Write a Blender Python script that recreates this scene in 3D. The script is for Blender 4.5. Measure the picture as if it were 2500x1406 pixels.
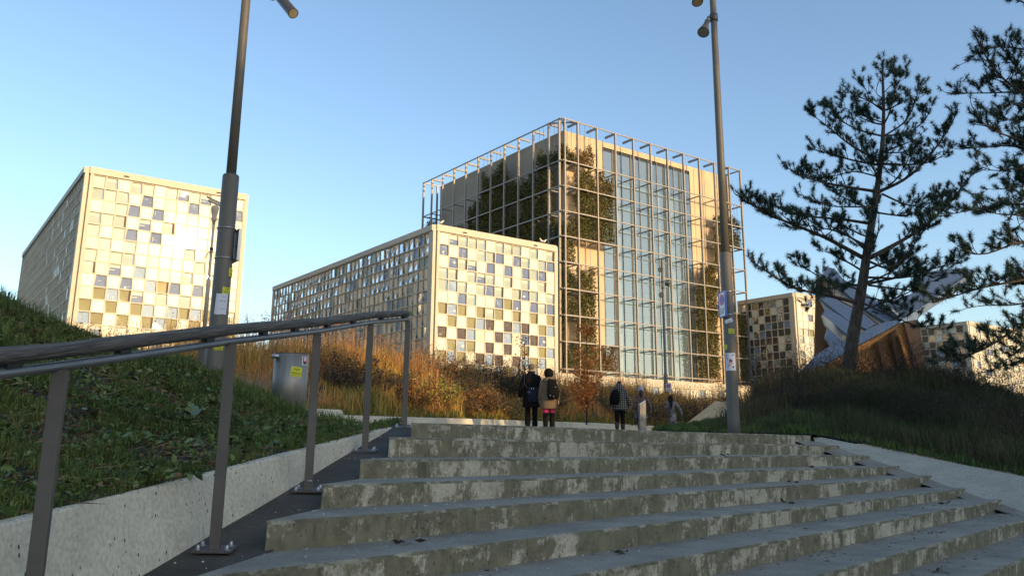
import bpy, math, random
import numpy as np
from mathutils import Vector, Matrix
random.seed(7); RNG = np.random.default_rng(7)
for o in list(bpy.data.objects): bpy.data.objects.remove(o)
scn = bpy.context.scene
COL = scn.collection
R = math.radians

# ------------------------------------------------------------------ camera
W_, H_, CX, CY, FL = 2500, 1406, 1250, 622, 2024
PITCH = R(12.64); ROLL = math.atan(0.008)
EYE = 1.6
fw = np.array([0, math.cos(PITCH), math.sin(PITCH)])
u0 = np.array([0, -math.sin(PITCH), math.cos(PITCH)]); r0 = np.array([1., 0, 0])
rt = math.cos(ROLL)*r0 + math.sin(ROLL)*u0; up = -math.sin(ROLL)*r0 + math.cos(ROLL)*u0
cam = bpy.data.cameras.new('camera'); camo = bpy.data.objects.new('camera', cam); COL.objects.link(camo)
m = Matrix((rt.tolist(), up.tolist(), (-fw).tolist())).transposed().to_4x4()
m.translation = Vector((0, 0, EYE)); camo.matrix_world = m
cam.sensor_width = 36; cam.sensor_fit = 'HORIZONTAL'; cam.lens = 36*FL/W_
cam.shift_y = -(703-CY)/W_
cam.clip_start = 0.1; cam.clip_end = 5000
scn.camera = camo

def ray(x, y): return fw + rt*(x-CX)/FL - up*(y-CY)/FL
def at(x, y, D):                       # a world point from a direction and a distance ahead
    d = ray(x, y); p = d*(D/d[1]); p[2] += EYE; return p
def on_plane(x, y, n, s):
    d = ray(x, y); p = d*(s/float(d @ np.array(n))); p[2] += EYE; return p
def proj(p):
    q = np.array(p, float) - np.array([0, 0, EYE]); z = q @ fw
    return CX + FL*(q @ rt)/z, CY - FL*(q @ up)/z

# ------------------------------------------------------------------ world and sun
SUN_AZ, SUN_EL = 130.0, 12.3          # clockwise from +Y
wd = bpy.data.worlds.new('World'); scn.world = wd; wd.use_nodes = True
nt = wd.node_tree; bg = nt.nodes['Background']
sky = nt.nodes.new('ShaderNodeTexSky'); sky.sky_type = 'NISHITA'; sky.sun_disc = False
sky.sun_elevation = R(SUN_EL); sky.sun_rotation = R(SUN_AZ); sky.altitude = 0
sky.air_density = 1.0; sky.dust_density = 1.25; sky.ozone_density = 2.0
nt.links.new(sky.outputs[0], bg.inputs[0]); bg.inputs[1].default_value = 0.14
sl = bpy.data.lights.new('sun', 'SUN'); sl.energy = 2.05; sl.angle = R(0.55); sl.color = (1.0, 0.69, 0.34)
so = bpy.data.objects.new('sun', sl); COL.objects.link(so)
sd = Vector((math.sin(R(SUN_AZ))*math.cos(R(SUN_EL)), math.cos(R(SUN_AZ))*math.cos(R(SUN_EL)), math.sin(R(SUN_EL))))
so.rotation_euler = sd.to_track_quat('Z', 'Y').to_euler(); so.location = (20, -20, 30)
scn.view_settings.view_transform = 'Standard'; scn.view_settings.look = 'None'
scn.view_settings.exposure = 1.1; scn.view_settings.gamma = 1
scn.render.engine = 'CYCLES'
scn.cycles.max_bounces = 6; scn.cycles.transparent_max_bounces = 8

# ------------------------------------------------------------------ materials
def mat(name, col, rough=0.7, metal=0.0, spec=0.5, var=0.0, scale=4.0, bump=0.0, bscale=None, col2=None, stretch=None,
        rnd=None, obj=True, detail=4, sss=0, coat=0):
    M = bpy.data.materials.new(name); M.use_nodes = True; n = M.node_tree; b = n.nodes['Principled BSDF']
    b.inputs['Base Color'].default_value = (*col, 1); b.inputs['Roughness'].default_value = rough
    b.inputs['Metallic'].default_value = metal; b.inputs['Specular IOR Level'].default_value = spec
    if coat: b.inputs['Coat Weight'].default_value = coat; b.inputs['Coat Roughness'].default_value = .035
    tc = n.nodes.new('ShaderNodeTexCoord'); mp = n.nodes.new('ShaderNodeMapping')
    n.links.new(tc.outputs['Object'], mp.inputs[0])
    if stretch: mp.inputs['Scale'].default_value = stretch
    last = None
    if var or col2:
        nz = n.nodes.new('ShaderNodeTexNoise'); nz.inputs['Scale'].default_value = scale; nz.inputs['Detail'].default_value = detail
        nz.inputs['Roughness'].default_value = .65
        n.links.new(mp.outputs[0], nz.inputs['Vector'])
        cr = n.nodes.new('ShaderNodeValToRGB'); n.links.new(nz.outputs['Fac'], cr.inputs[0])
        c2 = col2 or tuple(c*(1-var) for c in col); c1 = col if col2 else tuple(min(1, c*(1+var)) for c in col)
        cr.color_ramp.elements[0].position = .35; cr.color_ramp.elements[1].position = .65
        cr.color_ramp.elements[0].color = (*c2, 1); cr.color_ramp.elements[1].color = (*c1, 1)
        last = cr.outputs[0]
    if rnd:                             # colour varies from blade to blade / leaf to leaf
        at_ = n.nodes.new('ShaderNodeAttribute'); at_.attribute_name = 'rnd'
        cr2 = n.nodes.new('ShaderNodeValToRGB'); n.links.new(at_.outputs['Fac'], cr2.inputs[0])
        e = cr2.color_ramp.elements
        for i, c in enumerate(rnd):
            if i < 2: e[i].position = i/(len(rnd)-1); e[i].color = (*c, 1)
            else:
                x = e.new(i/(len(rnd)-1)); x.color = (*c, 1)
        for i, c in enumerate(rnd): e[i].position = i/(len(rnd)-1); e[i].color = (*c, 1)
        last = cr2.outputs[0]
    if last: n.links.new(last, b.inputs['Base Color'])
    if bump:
        nb = n.nodes.new('ShaderNodeTexNoise'); nb.inputs['Scale'].default_value = bscale or scale*6; nb.inputs['Detail'].default_value = 5
        n.links.new(mp.outputs[0], nb.inputs['Vector'])
        bp = n.nodes.new('ShaderNodeBump'); bp.inputs['Strength'].default_value = bump; bp.inputs['Distance'].default_value = .02
        n.links.new(nb.outputs['Fac'], bp.inputs['Height']); n.links.new(bp.outputs[0], b.inputs['Normal'])
    return M

def concrete(name, base, moss=0.0, mosscol=(.105, .097, .058), pits=0.5, streak=False, wear=0.25, mscale=1.2, grit=0):
    M = bpy.data.materials.new(name); M.use_nodes = True; n = M.node_tree; b = n.nodes['Principled BSDF']; L = n.links.new
    b.inputs['Roughness'].default_value = .85; b.inputs['Specular IOR Level'].default_value = .3
    tc = n.nodes.new('ShaderNodeTexCoord')
    def noise(sc, det=5, st=None, rough=.6):
        x = n.nodes.new('ShaderNodeTexNoise'); x.inputs['Scale'].default_value = sc; x.inputs['Detail'].default_value = det; x.inputs['Roughness'].default_value = rough
        mp = n.nodes.new('ShaderNodeMapping'); L(tc.outputs['Object'], mp.inputs[0]); L(mp.outputs[0], x.inputs['Vector'])
        if st: mp.inputs['Scale'].default_value = st
        return x.outputs['Fac']
    def ramp(fac, a, bb, pa, pb):
        r = n.nodes.new('ShaderNodeValToRGB'); L(fac, r.inputs[0]); e = r.color_ramp.elements
        e[0].position = pa; e[1].position = pb; e[0].color = (*a, 1); e[1].color = (*bb, 1); return r.outputs[0]
    def mix(f, a, c, mode='MIX'):
        x = n.nodes.new('ShaderNodeMix'); x.data_type = 'RGBA'; x.blend_type = mode
        if isinstance(f, float): x.inputs[0].default_value = f
        else: L(f, x.inputs[0])
        L(a, x.inputs[6])
        if isinstance(c, tuple): x.inputs[7].default_value = (*c, 1)
        else: L(c, x.inputs[7])
        return x.outputs[2]
    dk = tuple(c*(1-wear) for c in base); lt = tuple(min(1, c*(1+wear*.5)) for c in base)
    c = ramp(noise(2.2, 6), dk, lt, .3, .7)
    c = mix(.35, c, ramp(noise(38, 3), (.35,)*3, (1, 1, 1), .35, .6), 'MULTIPLY')
    if moss:
        f1 = noise(mscale, 7, (1, 1, 1.6), .78)
        f2 = noise(3.5, 8, (1.2, 1.2, .5) if streak else (1, 1, 1), .8)
        mm = n.nodes.new('ShaderNodeMath'); mm.operation = 'ADD'; L(f1, mm.inputs[0]); L(f2, mm.inputs[1])
        msk = ramp(mm.outputs[0], (0, 0, 0), (1, 1, 1), 1.12-.22*moss, 1.46-.22*moss)
        mo = ramp(noise(9, 4), mosscol, tuple(x*1.9 for x in mosscol), .35, .65)
        ml = n.nodes.new('ShaderNodeMath'); ml.operation = 'MULTIPLY'; L(msk, ml.inputs[0]); ml.inputs[1].default_value = .88
        c = mix(ml.outputs[0], c, mo)
        f3 = noise(7.0, 6, (2.2, 2.2, .25) if streak else (1, 1, 1), .6)
        ms2 = ramp(f3, (0, 0, 0), (1, 1, 1), .56, .70); m3 = n.nodes.new('ShaderNodeMath'); m3.operation = 'MULTIPLY'; L(ms2, m3.inputs[0]); m3.inputs[1].default_value = .55*moss
        c = mix(m3.outputs[0], c, (.035, .035, .028))
    h = None
    if pits:
        v = n.nodes.new('ShaderNodeTexVoronoi'); v.inputs['Scale'].default_value = 27; v.inputs['Randomness'].default_value = 1
        mpv = n.nodes.new('ShaderNodeMapping'); mpv.inputs['Scale'].default_value = (1, 1, .55); L(tc.outputs['Object'], mpv.inputs[0]); L(mpv.outputs[0], v.inputs['Vector'])
        pm = ramp(v.outputs['Distance'], (1, 1, 1), (0, 0, 0), .10, .20)
        sel = ramp(noise(5.0, 2), (0, 0, 0), (1, 1, 1), .45, .55)
        mx = n.nodes.new('ShaderNodeMath'); mx.operation = 'MULTIPLY'; L(pm, mx.inputs[0]); L(sel, mx.inputs[1])
        mm2 = n.nodes.new('ShaderNodeMath'); mm2.operation = 'MULTIPLY'; L(mx.outputs[0], mm2.inputs[0]); mm2.inputs[1].default_value = pits
        c = mix(mm2.outputs[0], c, (.04, .045, .04)); h = mm2.outputs[0]
    if grit:
        v2 = n.nodes.new('ShaderNodeTexVoronoi'); v2.inputs['Scale'].default_value = 28; L(tc.outputs['Object'], v2.inputs['Vector'])
        g = ramp(v2.outputs['Distance'], (1, 1, 1), (0, 0, 0), .07, .11); 
        sel2 = ramp(noise(3.0, 3), (0, 0, 0), (1, 1, 1), .44, .6)
        mg = n.nodes.new('ShaderNodeMath'); mg.operation = 'MULTIPLY'; L(g, mg.inputs[0]); L(sel2, mg.inputs[1])
        mg2 = n.nodes.new('ShaderNodeMath'); mg2.operation = 'MULTIPLY'; L(mg.outputs[0], mg2.inputs[0]); mg2.inputs[1].default_value = grit
        c = mix(mg2.outputs[0], c, (.5, .5, .47))
    L(c, b.inputs['Base Color'])
    bp = n.nodes.new('ShaderNodeBump'); bp.inputs['Strength'].default_value = .55; bp.inputs['Distance'].default_value = .012
    L(noise(26, 6), bp.inputs['Height'])
    if h is not None:
        b2 = n.nodes.new('ShaderNodeBump'); b2.inputs['Strength'].default_value = .6; b2.inputs['Distance'].default_value = .01; b2.invert = True
        L(h, b2.inputs['Height']); L(bp.outputs[0], b2.inputs['Normal']); L(b2.outputs[0], b.inputs['Normal'])
    else: L(bp.outputs[0], b.inputs['Normal'])
    return M

def glassy(name, col, refl=.5, rough=.03, tint=(.9, .95, 1.0)):
    """coated window glass seen from outside: tinted diffuse interior under a mirror layer that grows at grazing angles"""
    M = bpy.data.materials.new(name); M.use_nodes = True; n = M.node_tree; b = n.nodes['Principled BSDF']; L = n.links.new
    b.inputs['Base Color'].default_value = (*col, 1); b.inputs['Roughness'].default_value = .6
    gl = n.nodes.new('ShaderNodeBsdfGlossy'); gl.inputs['Color'].default_value = (*tint, 1); gl.inputs['Roughness'].default_value = rough
    lw = n.nodes.new('ShaderNodeLayerWeight'); lw.inputs['Blend'].default_value = .35
    ma = n.nodes.new('ShaderNodeMath'); ma.operation = 'MULTIPLY_ADD'; L(lw.outputs['Facing'], ma.inputs[0]); ma.inputs[1].default_value = .12 if refl < .3 else .45; ma.inputs[2].default_value = refl
    nz = n.nodes.new('ShaderNodeTexNoise'); nz.inputs['Scale'].default_value = .5; nz.inputs['Detail'].default_value = 1
    tc = n.nodes.new('ShaderNodeTexCoord'); L(tc.outputs['Object'], nz.inputs['Vector'])
    bp = n.nodes.new('ShaderNodeBump'); bp.inputs['Strength'].default_value = .25; bp.inputs['Distance'].default_value = .12
    L(nz.outputs['Fac'], bp.inputs['Height']); L(bp.outputs[0], gl.inputs['Normal'])
    mx = n.nodes.new('ShaderNodeMixShader'); L(ma.outputs[0], mx.inputs[0]); L(b.outputs[0], mx.inputs[1]); L(gl.outputs[0], mx.inputs[2])
    L(mx.outputs[0], n.nodes['Material Output'].inputs[0])
    return M

MT = {}
MT['riser'] = concrete('concrete_riser', (.54, .49, .375), moss=.9, streak=True, pits=.8, mscale=.9)
MT['nose'] = concrete('concrete_nosing', (.40, .36, .26), moss=.9, mosscol=(.09, .08, .045), pits=.6, mscale=2.5, wear=.4)
MT['tread'] = concrete('concrete_tread', (.31, .28, .22), moss=.15, pits=.25, grit=.8, wear=.3)
MT['cwall'] = concrete('pale_concrete', (.68, .62, .48), moss=.3, mosscol=(.17, .18, .09), streak=True, pits=1.0, wear=.15)
MT['cwall2'] = concrete('grey_concrete', (.46, .42, .33), moss=.35, mosscol=(.13, .14, .09), pits=.9, wear=.15)
MT['csand'] = concrete('sand_concrete', (.48, .40, .27), moss=.15, mosscol=(.2, .17, .1), pits=.3, wear=.15)
MT['asphalt'] = concrete('dark_asphalt', (.085, .075, .06), moss=.35, mosscol=(.035, .04, .022), pits=.2, grit=.7, wear=.4)
MT['plaza'] = concrete('plaza_concrete', (.45, .42, .35), moss=.2, pits=.2, wear=.2)
MT['steel_dark'] = mat('painted_steel', (.10, .088, .078), .55, 0, .4, var=.12, scale=3, bump=.05, bscale=120)
MT['steel_rail'] = mat('rail_steel', (.22, .22, .22), .35, .6, .5, var=.15, scale=6)
MT['pole'] = mat('pole_paint', (.125, .112, .092), .5, 0, .4, var=.12, scale=1.5, stretch=(1, 1, .3))
MT['stainless'] = mat('stainless', (.26, .24, .21), .45, .4, .5, var=.18, scale=2.5, stretch=(5, 5, .35))
MT['bolt'] = mat('bolt_steel', (.42, .41, .40), .38, .9)
MT['wood'] = mat('weathered_wood', (.17, .15, .125), .85, col2=(.05, .045, .04), scale=9, stretch=(6, .35, 5), bump=.9, bscale=22, detail=8)
_n = MT['wood'].node_tree; _mp = [x for x in _n.nodes if x.type == 'MAPPING'][0]; _m0 = _n.nodes.new('ShaderNodeMapping')   # turn the grain along the rail
_n.links.new([x for x in _n.nodes if x.type == 'TEX_COORD'][0].outputs['Object'], _m0.inputs[0]); _m0.inputs['Rotation'].default_value = (-.19, 0, .115); _n.links.new(_m0.outputs[0], _mp.inputs[0])
MT['moss'] = mat('moss', (.22, .26, .07), .95, var=.5, scale=30, bump=.6)
MT['white'] = mat('white_panel', (.50, .44, .34), .6, 0, .5, var=.03, scale=.3)
MT['white2'] = mat('white_glass_panel', (.63, .58, .45), .5, 0, .2, coat=1.0, var=.03, scale=.15)
MT['cream2'] = mat('cream_panel', (.60, .50, .34), .5, 0, .2, coat=1.0, var=.03, scale=.15)
MT['soil'] = mat('soil', (.045, .036, .022), .95, col2=(.02, .018, .012), scale=3, bump=.8, bscale=20)
MT['earth'] = mat('ground_grass', (.06, .065, .03), .95, col2=(.04, .04, .02), scale=.3)
MT['hillsoil'] = mat('hill_soil', (.07, .05, .025), .95, col2=(.035, .032, .015), scale=1.2, bump=.5)
MT['black'] = mat('black_rubber', (.012, .012, .012), .6)

# ------------------------------------------------------------------ mesh helpers
def tag(o, label=None, cat=None, group=None, kind=None):
    if label: o['label'] = label
    if cat: o['category'] = cat
    if group: o['group'] = group
    if kind: o['kind'] = kind
    return o
def thing(name, loc, label, cat, group=None):
    o = bpy.data.objects.new(name, None); o.empty_display_size = .2; COL.objects.link(o); o.location = tuple(float(c) for c in loc)
    return tag(o, label, cat, group)
def wloc(o):
    p = Vector((0, 0, 0))
    while o is not None: p = p + o.location; o = o.parent
    return p
class MB:
    def __init__(s): s.v = []; s.f = []; s.m = []; s.sm = []
    def add(s, vs, fs, mi=0, sm=False):
        k = len(s.v); s.v += [tuple(float(c) for c in v) for v in vs]
        for f in fs: s.f.append(tuple(i+k for i in f)); s.m.append(mi); s.sm.append(sm)
    def quad(s, a, b, c, d, mi=0): s.add([a, b, c, d], [(0, 1, 2, 3)], mi)
    def box(s, c, sz, ax=None, mi=0):
        ax = ax or ((1, 0, 0), (0, 1, 0), (0, 0, 1)); c = np.array(c, float); A = np.array(ax, float)
        vs = [c + A[0]*sz[0]/2*i + A[1]*sz[1]/2*j + A[2]*sz[2]/2*k for i in (-1, 1) for j in (-1, 1) for k in (-1, 1)]
        s.add(vs, [(0, 1, 3, 2), (4, 6, 7, 5), (0, 4, 5, 1), (2, 3, 7, 6), (0, 2, 6, 4), (1, 5, 7, 3)], mi)
    def beam(s, a, b, w, h, upv=(0, 0, 1), mi=0):
        a = np.array(a, float); b = np.array(b, float); d = b-a; L = np.linalg.norm(d); d = d/L
        x = np.cross(d, np.array(upv, float))
        if np.linalg.norm(x) < 1e-4: x = np.cross(d, np.array((0, 1., 0)))
        x /= np.linalg.norm(x); y = np.cross(x, d)
        s.box((a+b)/2, (w, L, h), (x, d, y), mi)
    def prism(s, pts, ext, mi=0, mis=None):
        n = len(pts); e = np.array(ext, float); a = [np.array(p, float) for p in pts]; b = [p+e for p in a]
        s.add(a+b, [tuple(range(n))[::-1], tuple(range(n, 2*n))], mi)
        s.add(a+b, [(i, (i+1) % n, n+(i+1) % n, n+i) for i in range(n)], mi if mis is None else mis)
    def tube(s, pts, rad, seg=8, mi=0, cap=True, sm=True, sq=None):
        P = [np.array(p, float) for p in pts]; n = len(P); rad = rad if hasattr(rad, '__len__') else [rad]*n
        k = len(s.v); prev = None
        for i in range(n):
            d = P[min(i+1, n-1)] - P[max(i-1, 0)]; d = d/(np.linalg.norm(d)+1e-9)
            x = prev - d*(prev @ d) if prev is not None else np.cross(d, (0, 0, 1.) if abs(d[2]) < .9 else (1., 0, 0))
            x = x/(np.linalg.norm(x)+1e-9); y = np.cross(d, x); prev = x
            for j in range(seg):
                t = 2*math.pi*j/seg; r_ = rad[i]
                s.v.append(tuple((P[i] + x*math.cos(t)*r_*(sq[0] if sq else 1) + y*math.sin(t)*r_*(sq[1] if sq else 1)).tolist()))
        for i in range(n-1):
            for j in range(seg):
                a = k+i*seg+j; b = k+i*seg+(j+1) % seg
                s.f.append((a, b, b+seg, a+seg)); s.m.append(mi); s.sm.append(sm)
        if cap:
            s.f.append(tuple(k+j for j in range(seg))[::-1]); s.m.append(mi); s.sm.append(False)
            s.f.append(tuple(k+(n-1)*seg+j for j in range(seg))); s.m.append(mi); s.sm.append(False)
    def lathe(s, c, prof, seg=24, mi=0, sx=1, sy=1):   # prof: [(r, z)] about a vertical axis at c
        k = len(s.v); c = np.array(c, float)
        for r_, z in prof:
            for j in range(seg):
                t = 2*math.pi*j/seg; s.v.append((float(c[0]+math.cos(t)*r_*sx), float(c[1]+math.sin(t)*r_*sy), float(c[2]+z)))
        for i in range(len(prof)-1):
            for j in range(seg):
                a = k+i*seg+j; b = k+i*seg+(j+1) % seg
                s.f.append((a, b, b+seg, a+seg)); s.m.append(mi); s.sm.append(True)
        s.f.append(tuple(k+j for j in range(seg))[::-1]); s.m.append(mi); s.sm.append(False)
        s.f.append(tuple(k+(len(prof)-1)*seg+j for j in range(seg))); s.m.append(mi); s.sm.append(False)
    def build(s, name, mats, parent=None, bevel=0, subdiv=0):
        o = link_mesh(name, s.v, s.f, mats, parent); me = o.data
        me.polygons.foreach_set('material_index', s.m); me.polygons.foreach_set('use_smooth', s.sm); me.update()
        if bevel:
            md = o.modifiers.new('bevel', 'BEVEL'); md.width = bevel; md.segments = 2; md.limit_method = 'ANGLE'; md.angle_limit = R(40)
        return o
def link_mesh(name, v, f, mats, parent=None):
    me = bpy.data.meshes.new(name)
    V = np.array(v, float).reshape(-1, 3)
    if parent is not None: V = V - np.array(wloc(parent))
    me.from_pydata(V.tolist(), [], f); 
    for mm in (mats if isinstance(mats, (list, tuple)) else [mats]): me.materials.append(mm)
    o = bpy.data.objects.new(name, me); COL.objects.link(o)
    if parent is not None: o.parent = parent
    me.update(); return o
def tri_mesh(name, V, nper, faces, mats, rnd=None, parent=None, smooth=False):
    """V: (n, nper, 3) numpy; faces: list of index tuples within one element (all tris)"""
    n = V.shape[0]; V = V.reshape(-1, 3)
    if parent is not None: V = V - np.array(wloc(parent))
    F = (np.arange(n)[:, None, None]*nper + np.array(faces)[None]).reshape(-1, 3)
    me = bpy.data.meshes.new(name); me.vertices.add(len(V)); me.vertices.foreach_set('co', V.astype(np.float32).ravel())
    me.loops.add(F.size); me.loops.foreach_set('vertex_index', F.astype(np.int32).ravel())
    me.polygons.add(len(F)); me.polygons.foreach_set('loop_start', (np.arange(len(F))*3).astype(np.int32))
    me.polygons.foreach_set('loop_total', np.full(len(F), 3, np.int32))
    me.update(calc_edges=True); me.validate()
    if rnd is not None:
        a = me.attributes.new('rnd', 'FLOAT', 'POINT'); a.data.foreach_set('value', np.repeat(rnd, nper).astype(np.float32))
    me.materials.append(mats); o = bpy.data.objects.new(name, me); COL.objects.link(o)
    if parent is not None: o.parent = parent
    return o
def resample(P, n, smooth=True):
    P = np.array(P, float); d = np.r_[0, np.cumsum(np.linalg.norm(np.diff(P, axis=0), axis=1))]
    t = np.linspace(0, d[-1], n); out = np.stack([np.interp(t, d, P[:, i]) for i in range(3)], 1)
    if smooth:
        for _ in range(3):
            q = out.copy(); q[1:-1] = (out[:-2]+2*out[1:-1]+out[2:])/4; out = q
    return out
def loft(rows, nu, nv, noise=0.0, nsc=1.0, px=True):
    """rows of (pixel x, pixel y, distance) or world points; returns (nv, nu, 3) grid"""
    A = [resample([at(*p) for p in r_] if px else r_, nu) for r_ in rows]
    A = np.array(A); k = len(A); t = np.linspace(0, k-1, nv); G = np.zeros((nv, nu, 3))
    for i, tt in enumerate(t):
        a = min(int(tt), k-2); x = tt-a
        p0 = A[max(a-1, 0)]; p1 = A[a]; p2 = A[a+1]; p3 = A[min(a+2, k-1)]
        G[i] = .5*((2*p1)+(-p0+p2)*x+(2*p0-5*p1+4*p2-p3)*x*x+(-p0+3*p1-3*p2+p3)*x**3)
    if noise:
        from mathutils import noise as mn
        for i in range(1, nv):
            for j in range(nu):
                G[i, j, 2] += noise*mn.fractal(Vector((G[i, j, 0]*nsc, G[i, j, 1]*nsc, 3.1)), .9, 2.0, 4)
    return G
def grid_obj(name, G, m_, parent=None):
    nv, nu = G.shape[:2]; f = [(i*nu+j, i*nu+j+1, (i+1)*nu+j+1, (i+1)*nu+j) for i in range(nv-1) for j in range(nu-1)]
    o = link_mesh(name, G.reshape(-1, 3), f, m_, parent); o.data.polygons.foreach_set('use_smooth', [True]*len(f)); return o
def gsample(G, n, vr=(0, 1), ur=(0, 1), rng=RNG, area=True):
    nv, nu = G.shape[:2]; k = n*4 if area else n
    v = (vr[0]+(vr[1]-vr[0])*rng.random(k))*(nv-1.001); u = (ur[0]+(ur[1]-ur[0])*rng.random(k))*(nu-1.001)
    i = v.astype(int); j = u.astype(int); a = (v-i)[:, None]; b = (u-j)[:, None]
    P = (G[i, j]*(1-a)+G[i+1, j]*a)*(1-b)+(G[i, j+1]*(1-a)+G[i+1, j+1]*a)*b
    if area:
        w = np.linalg.norm(np.cross(G[i+1, j]-G[i, j], G[i, j+1]-G[i, j]), axis=1); w = w/w.sum()
        idx = rng.choice(k, n, replace=True, p=w); P = P[idx]
    return P
def blades(name, P, h, w, lean, m_, parent=None, seg=2, rng=RNG, rcol=None):
    n = len(P); h = np.broadcast_to(h, n)*(.55+.9*rng.random(n))*(1+.9*fnoise(P, .8 if h > .3 else 2.5, 17.)); az = rng.random(n)*2*math.pi
    fac = rng.random(n)*2*math.pi; wv = np.stack([np.cos(fac), np.sin(fac), 0*fac], 1)*(w*(.6+.8*rng.random(n)))[:, None]/2
    ld = np.stack([np.cos(az), np.sin(az), 0*az], 1)*(lean*rng.random(n)*h)[:, None]
    z = np.array([0, 0, 1.])
    base = P - z*.02
    if seg == 1:
        V = np.stack([base-wv, base+wv, base+ld+z*h[:, None]], 1); F = [(0, 1, 2)]
    else:
        mid = base + ld*.3 + z*(h*.6)[:, None]; tip = base + ld + z*(h*(1-.25*lean))[:, None]
        V = np.stack([base-wv, base+wv, mid-wv*.8, mid+wv*.8, tip], 1); F = [(0, 1, 3), (0, 3, 2), (2, 3, 4)]
    rr = rng.random(n) if rcol is None else np.clip(rcol+.18*rng.standard_normal(n), 0, 1)
    return tri_mesh(name, V, V.shape[1], F, m_, rr, parent)
def leaves(P, size, rng=RNG, flat=0.0, aspect=.5):
    """random diamond leaves at points P -> (n,4,3)"""
    n = len(P); d = rng.standard_normal((n, 3)); d[:, 2] *= (1-flat); d /= np.linalg.norm(d, axis=1)[:, None]
    e = rng.standard_normal((n, 3)); e -= d*(e*d).sum(1)[:, None]; e /= np.linalg.norm(e, axis=1)[:, None]
    s = (np.broadcast_to(size, n)*(.6+.8*rng.random(n)))[:, None]
    return np.stack([P, P+d*s*.5+e*s*aspect*.5, P+d*s, P+d*s*.5-e*s*aspect*.5], 1)
LF = [(0, 1, 2), (0, 2, 3)]
def leaves6(P, size, rng=RNG, flat=0.0, aspect=.6, curl=.25):
    n = len(P); d = rng.standard_normal((n, 3)); d[:, 2] *= (1-flat); d /= np.linalg.norm(d, axis=1)[:, None]
    e = rng.standard_normal((n, 3)); e[:, 2] *= (1-flat); e -= d*(e*d).sum(1)[:, None]; e /= np.linalg.norm(e, axis=1)[:, None]; u = np.cross(d, e); u *= np.sign(u[:, 2:3]+1e-6)
    s = (np.broadcast_to(size, n)*(.6+.8*rng.random(n)))[:, None]; c = curl*s*rng.random((n, 1))
    return np.stack([P, P+d*s*.28+e*s*aspect*.42+u*c*.5, P+d*s*.62+e*s*aspect*.40+u*c*.8, P+d*s*1.0+u*c*.1, P+d*s*.62-e*s*aspect*.40+u*c*.8, P+d*s*.28-e*s*aspect*.42+u*c*.5, P+d*s*.5-u*c*.1], 1)
LF6 = [(0, 1, 6), (1, 2, 6), (2, 3, 6), (3, 4, 6), (4, 5, 6), (5, 0, 6)]
def fnoise(P, sc, seed=0.0):
    from mathutils import noise as mn
    return np.array([mn.noise(Vector((p[0]*sc+seed, p[1]*sc, p[2]*sc))) for p in P])
_txt = {}
def text_geo(s_):
    if s_ in _txt: return _txt[s_]
    c = bpy.data.curves.new('t', 'FONT'); c.body = s_; c.resolution_u = 2; c.offset = .012
    o = bpy.data.objects.new('t', c); COL.objects.link(o); bpy.context.view_layer.update()
    me = bpy.data.meshes.new_from_object(o.evaluated_get(bpy.context.evaluated_depsgraph_get()))
    V = np.array([v.co for v in me.vertices]); F = [tuple(p.vertices) for p in me.polygons]
    bpy.data.objects.remove(o); bpy.data.curves.remove(c); bpy.data.meshes.remove(me)
    mn_, mx = V.min(0), V.max(0); V = (V - (mn_+mx)/2); _txt[s_] = (V, F, mx[0]-mn_[0], mx[1]-mn_[1]); return _txt[s_]
def put_text(mb, s_, fn, x, y, width, mi=0, hmax=None):
    V, F, w, h = text_geo(s_); k = width/w
    if hmax: k = min(k, hmax/h)
    mb.add([fn(x+v[0]*k, y+v[1]*k) for v in V], F, mi)

# ================================================================== ground and terrain
def Z(p, dz): q = np.array(p, float); q[2] += dz; return q
mb = MB(); S = 2500
mb.quad((-S, -S, 0), (S, -S, 0), (S, S, 0), (-S, S, 0)); tag(mb.build('ground', MT['earth']), kind='structure')

# staircase -------------------------------------------------------
AZ = R(43); nrm = (-math.cos(AZ), math.sin(AZ), 0)
Lp = [(1005, 1031), (952, 1067), (880, 1122), (788, 1182), (655, 1270), (475, 1406)]
Rp = [(1980, 1063), (2050, 1087), (2122, 1110), (2200, 1136), (2282, 1160), (2370, 1190), (2457, 1218)]
sk = lambda k: 6.7-.565*k
Ls = [on_plane(*Lp[k], nrm, sk(k)) for k in range(6)]; Rs = [on_plane(*Rp[k], nrm, sk(k)) for k in range(7)]
while len(Ls) < 11: Ls.append(Ls[-1]+(Ls[5]-Ls[2])/3*np.array([1, 1, 0])+np.array([0, 0, -.16]))
while len(Rs) < 11: Rs.append(Rs[-1]+(Rs[6]-Rs[2])/4*np.array([1, 1, 0])+np.array([0, 0, -.155]))
stair = thing('concrete_staircase', (2.5, 9, 0), 'wide weathered precast concrete staircase climbing diagonally between two low walls', 'staircase')
nv_ = np.array(nrm)
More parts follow.
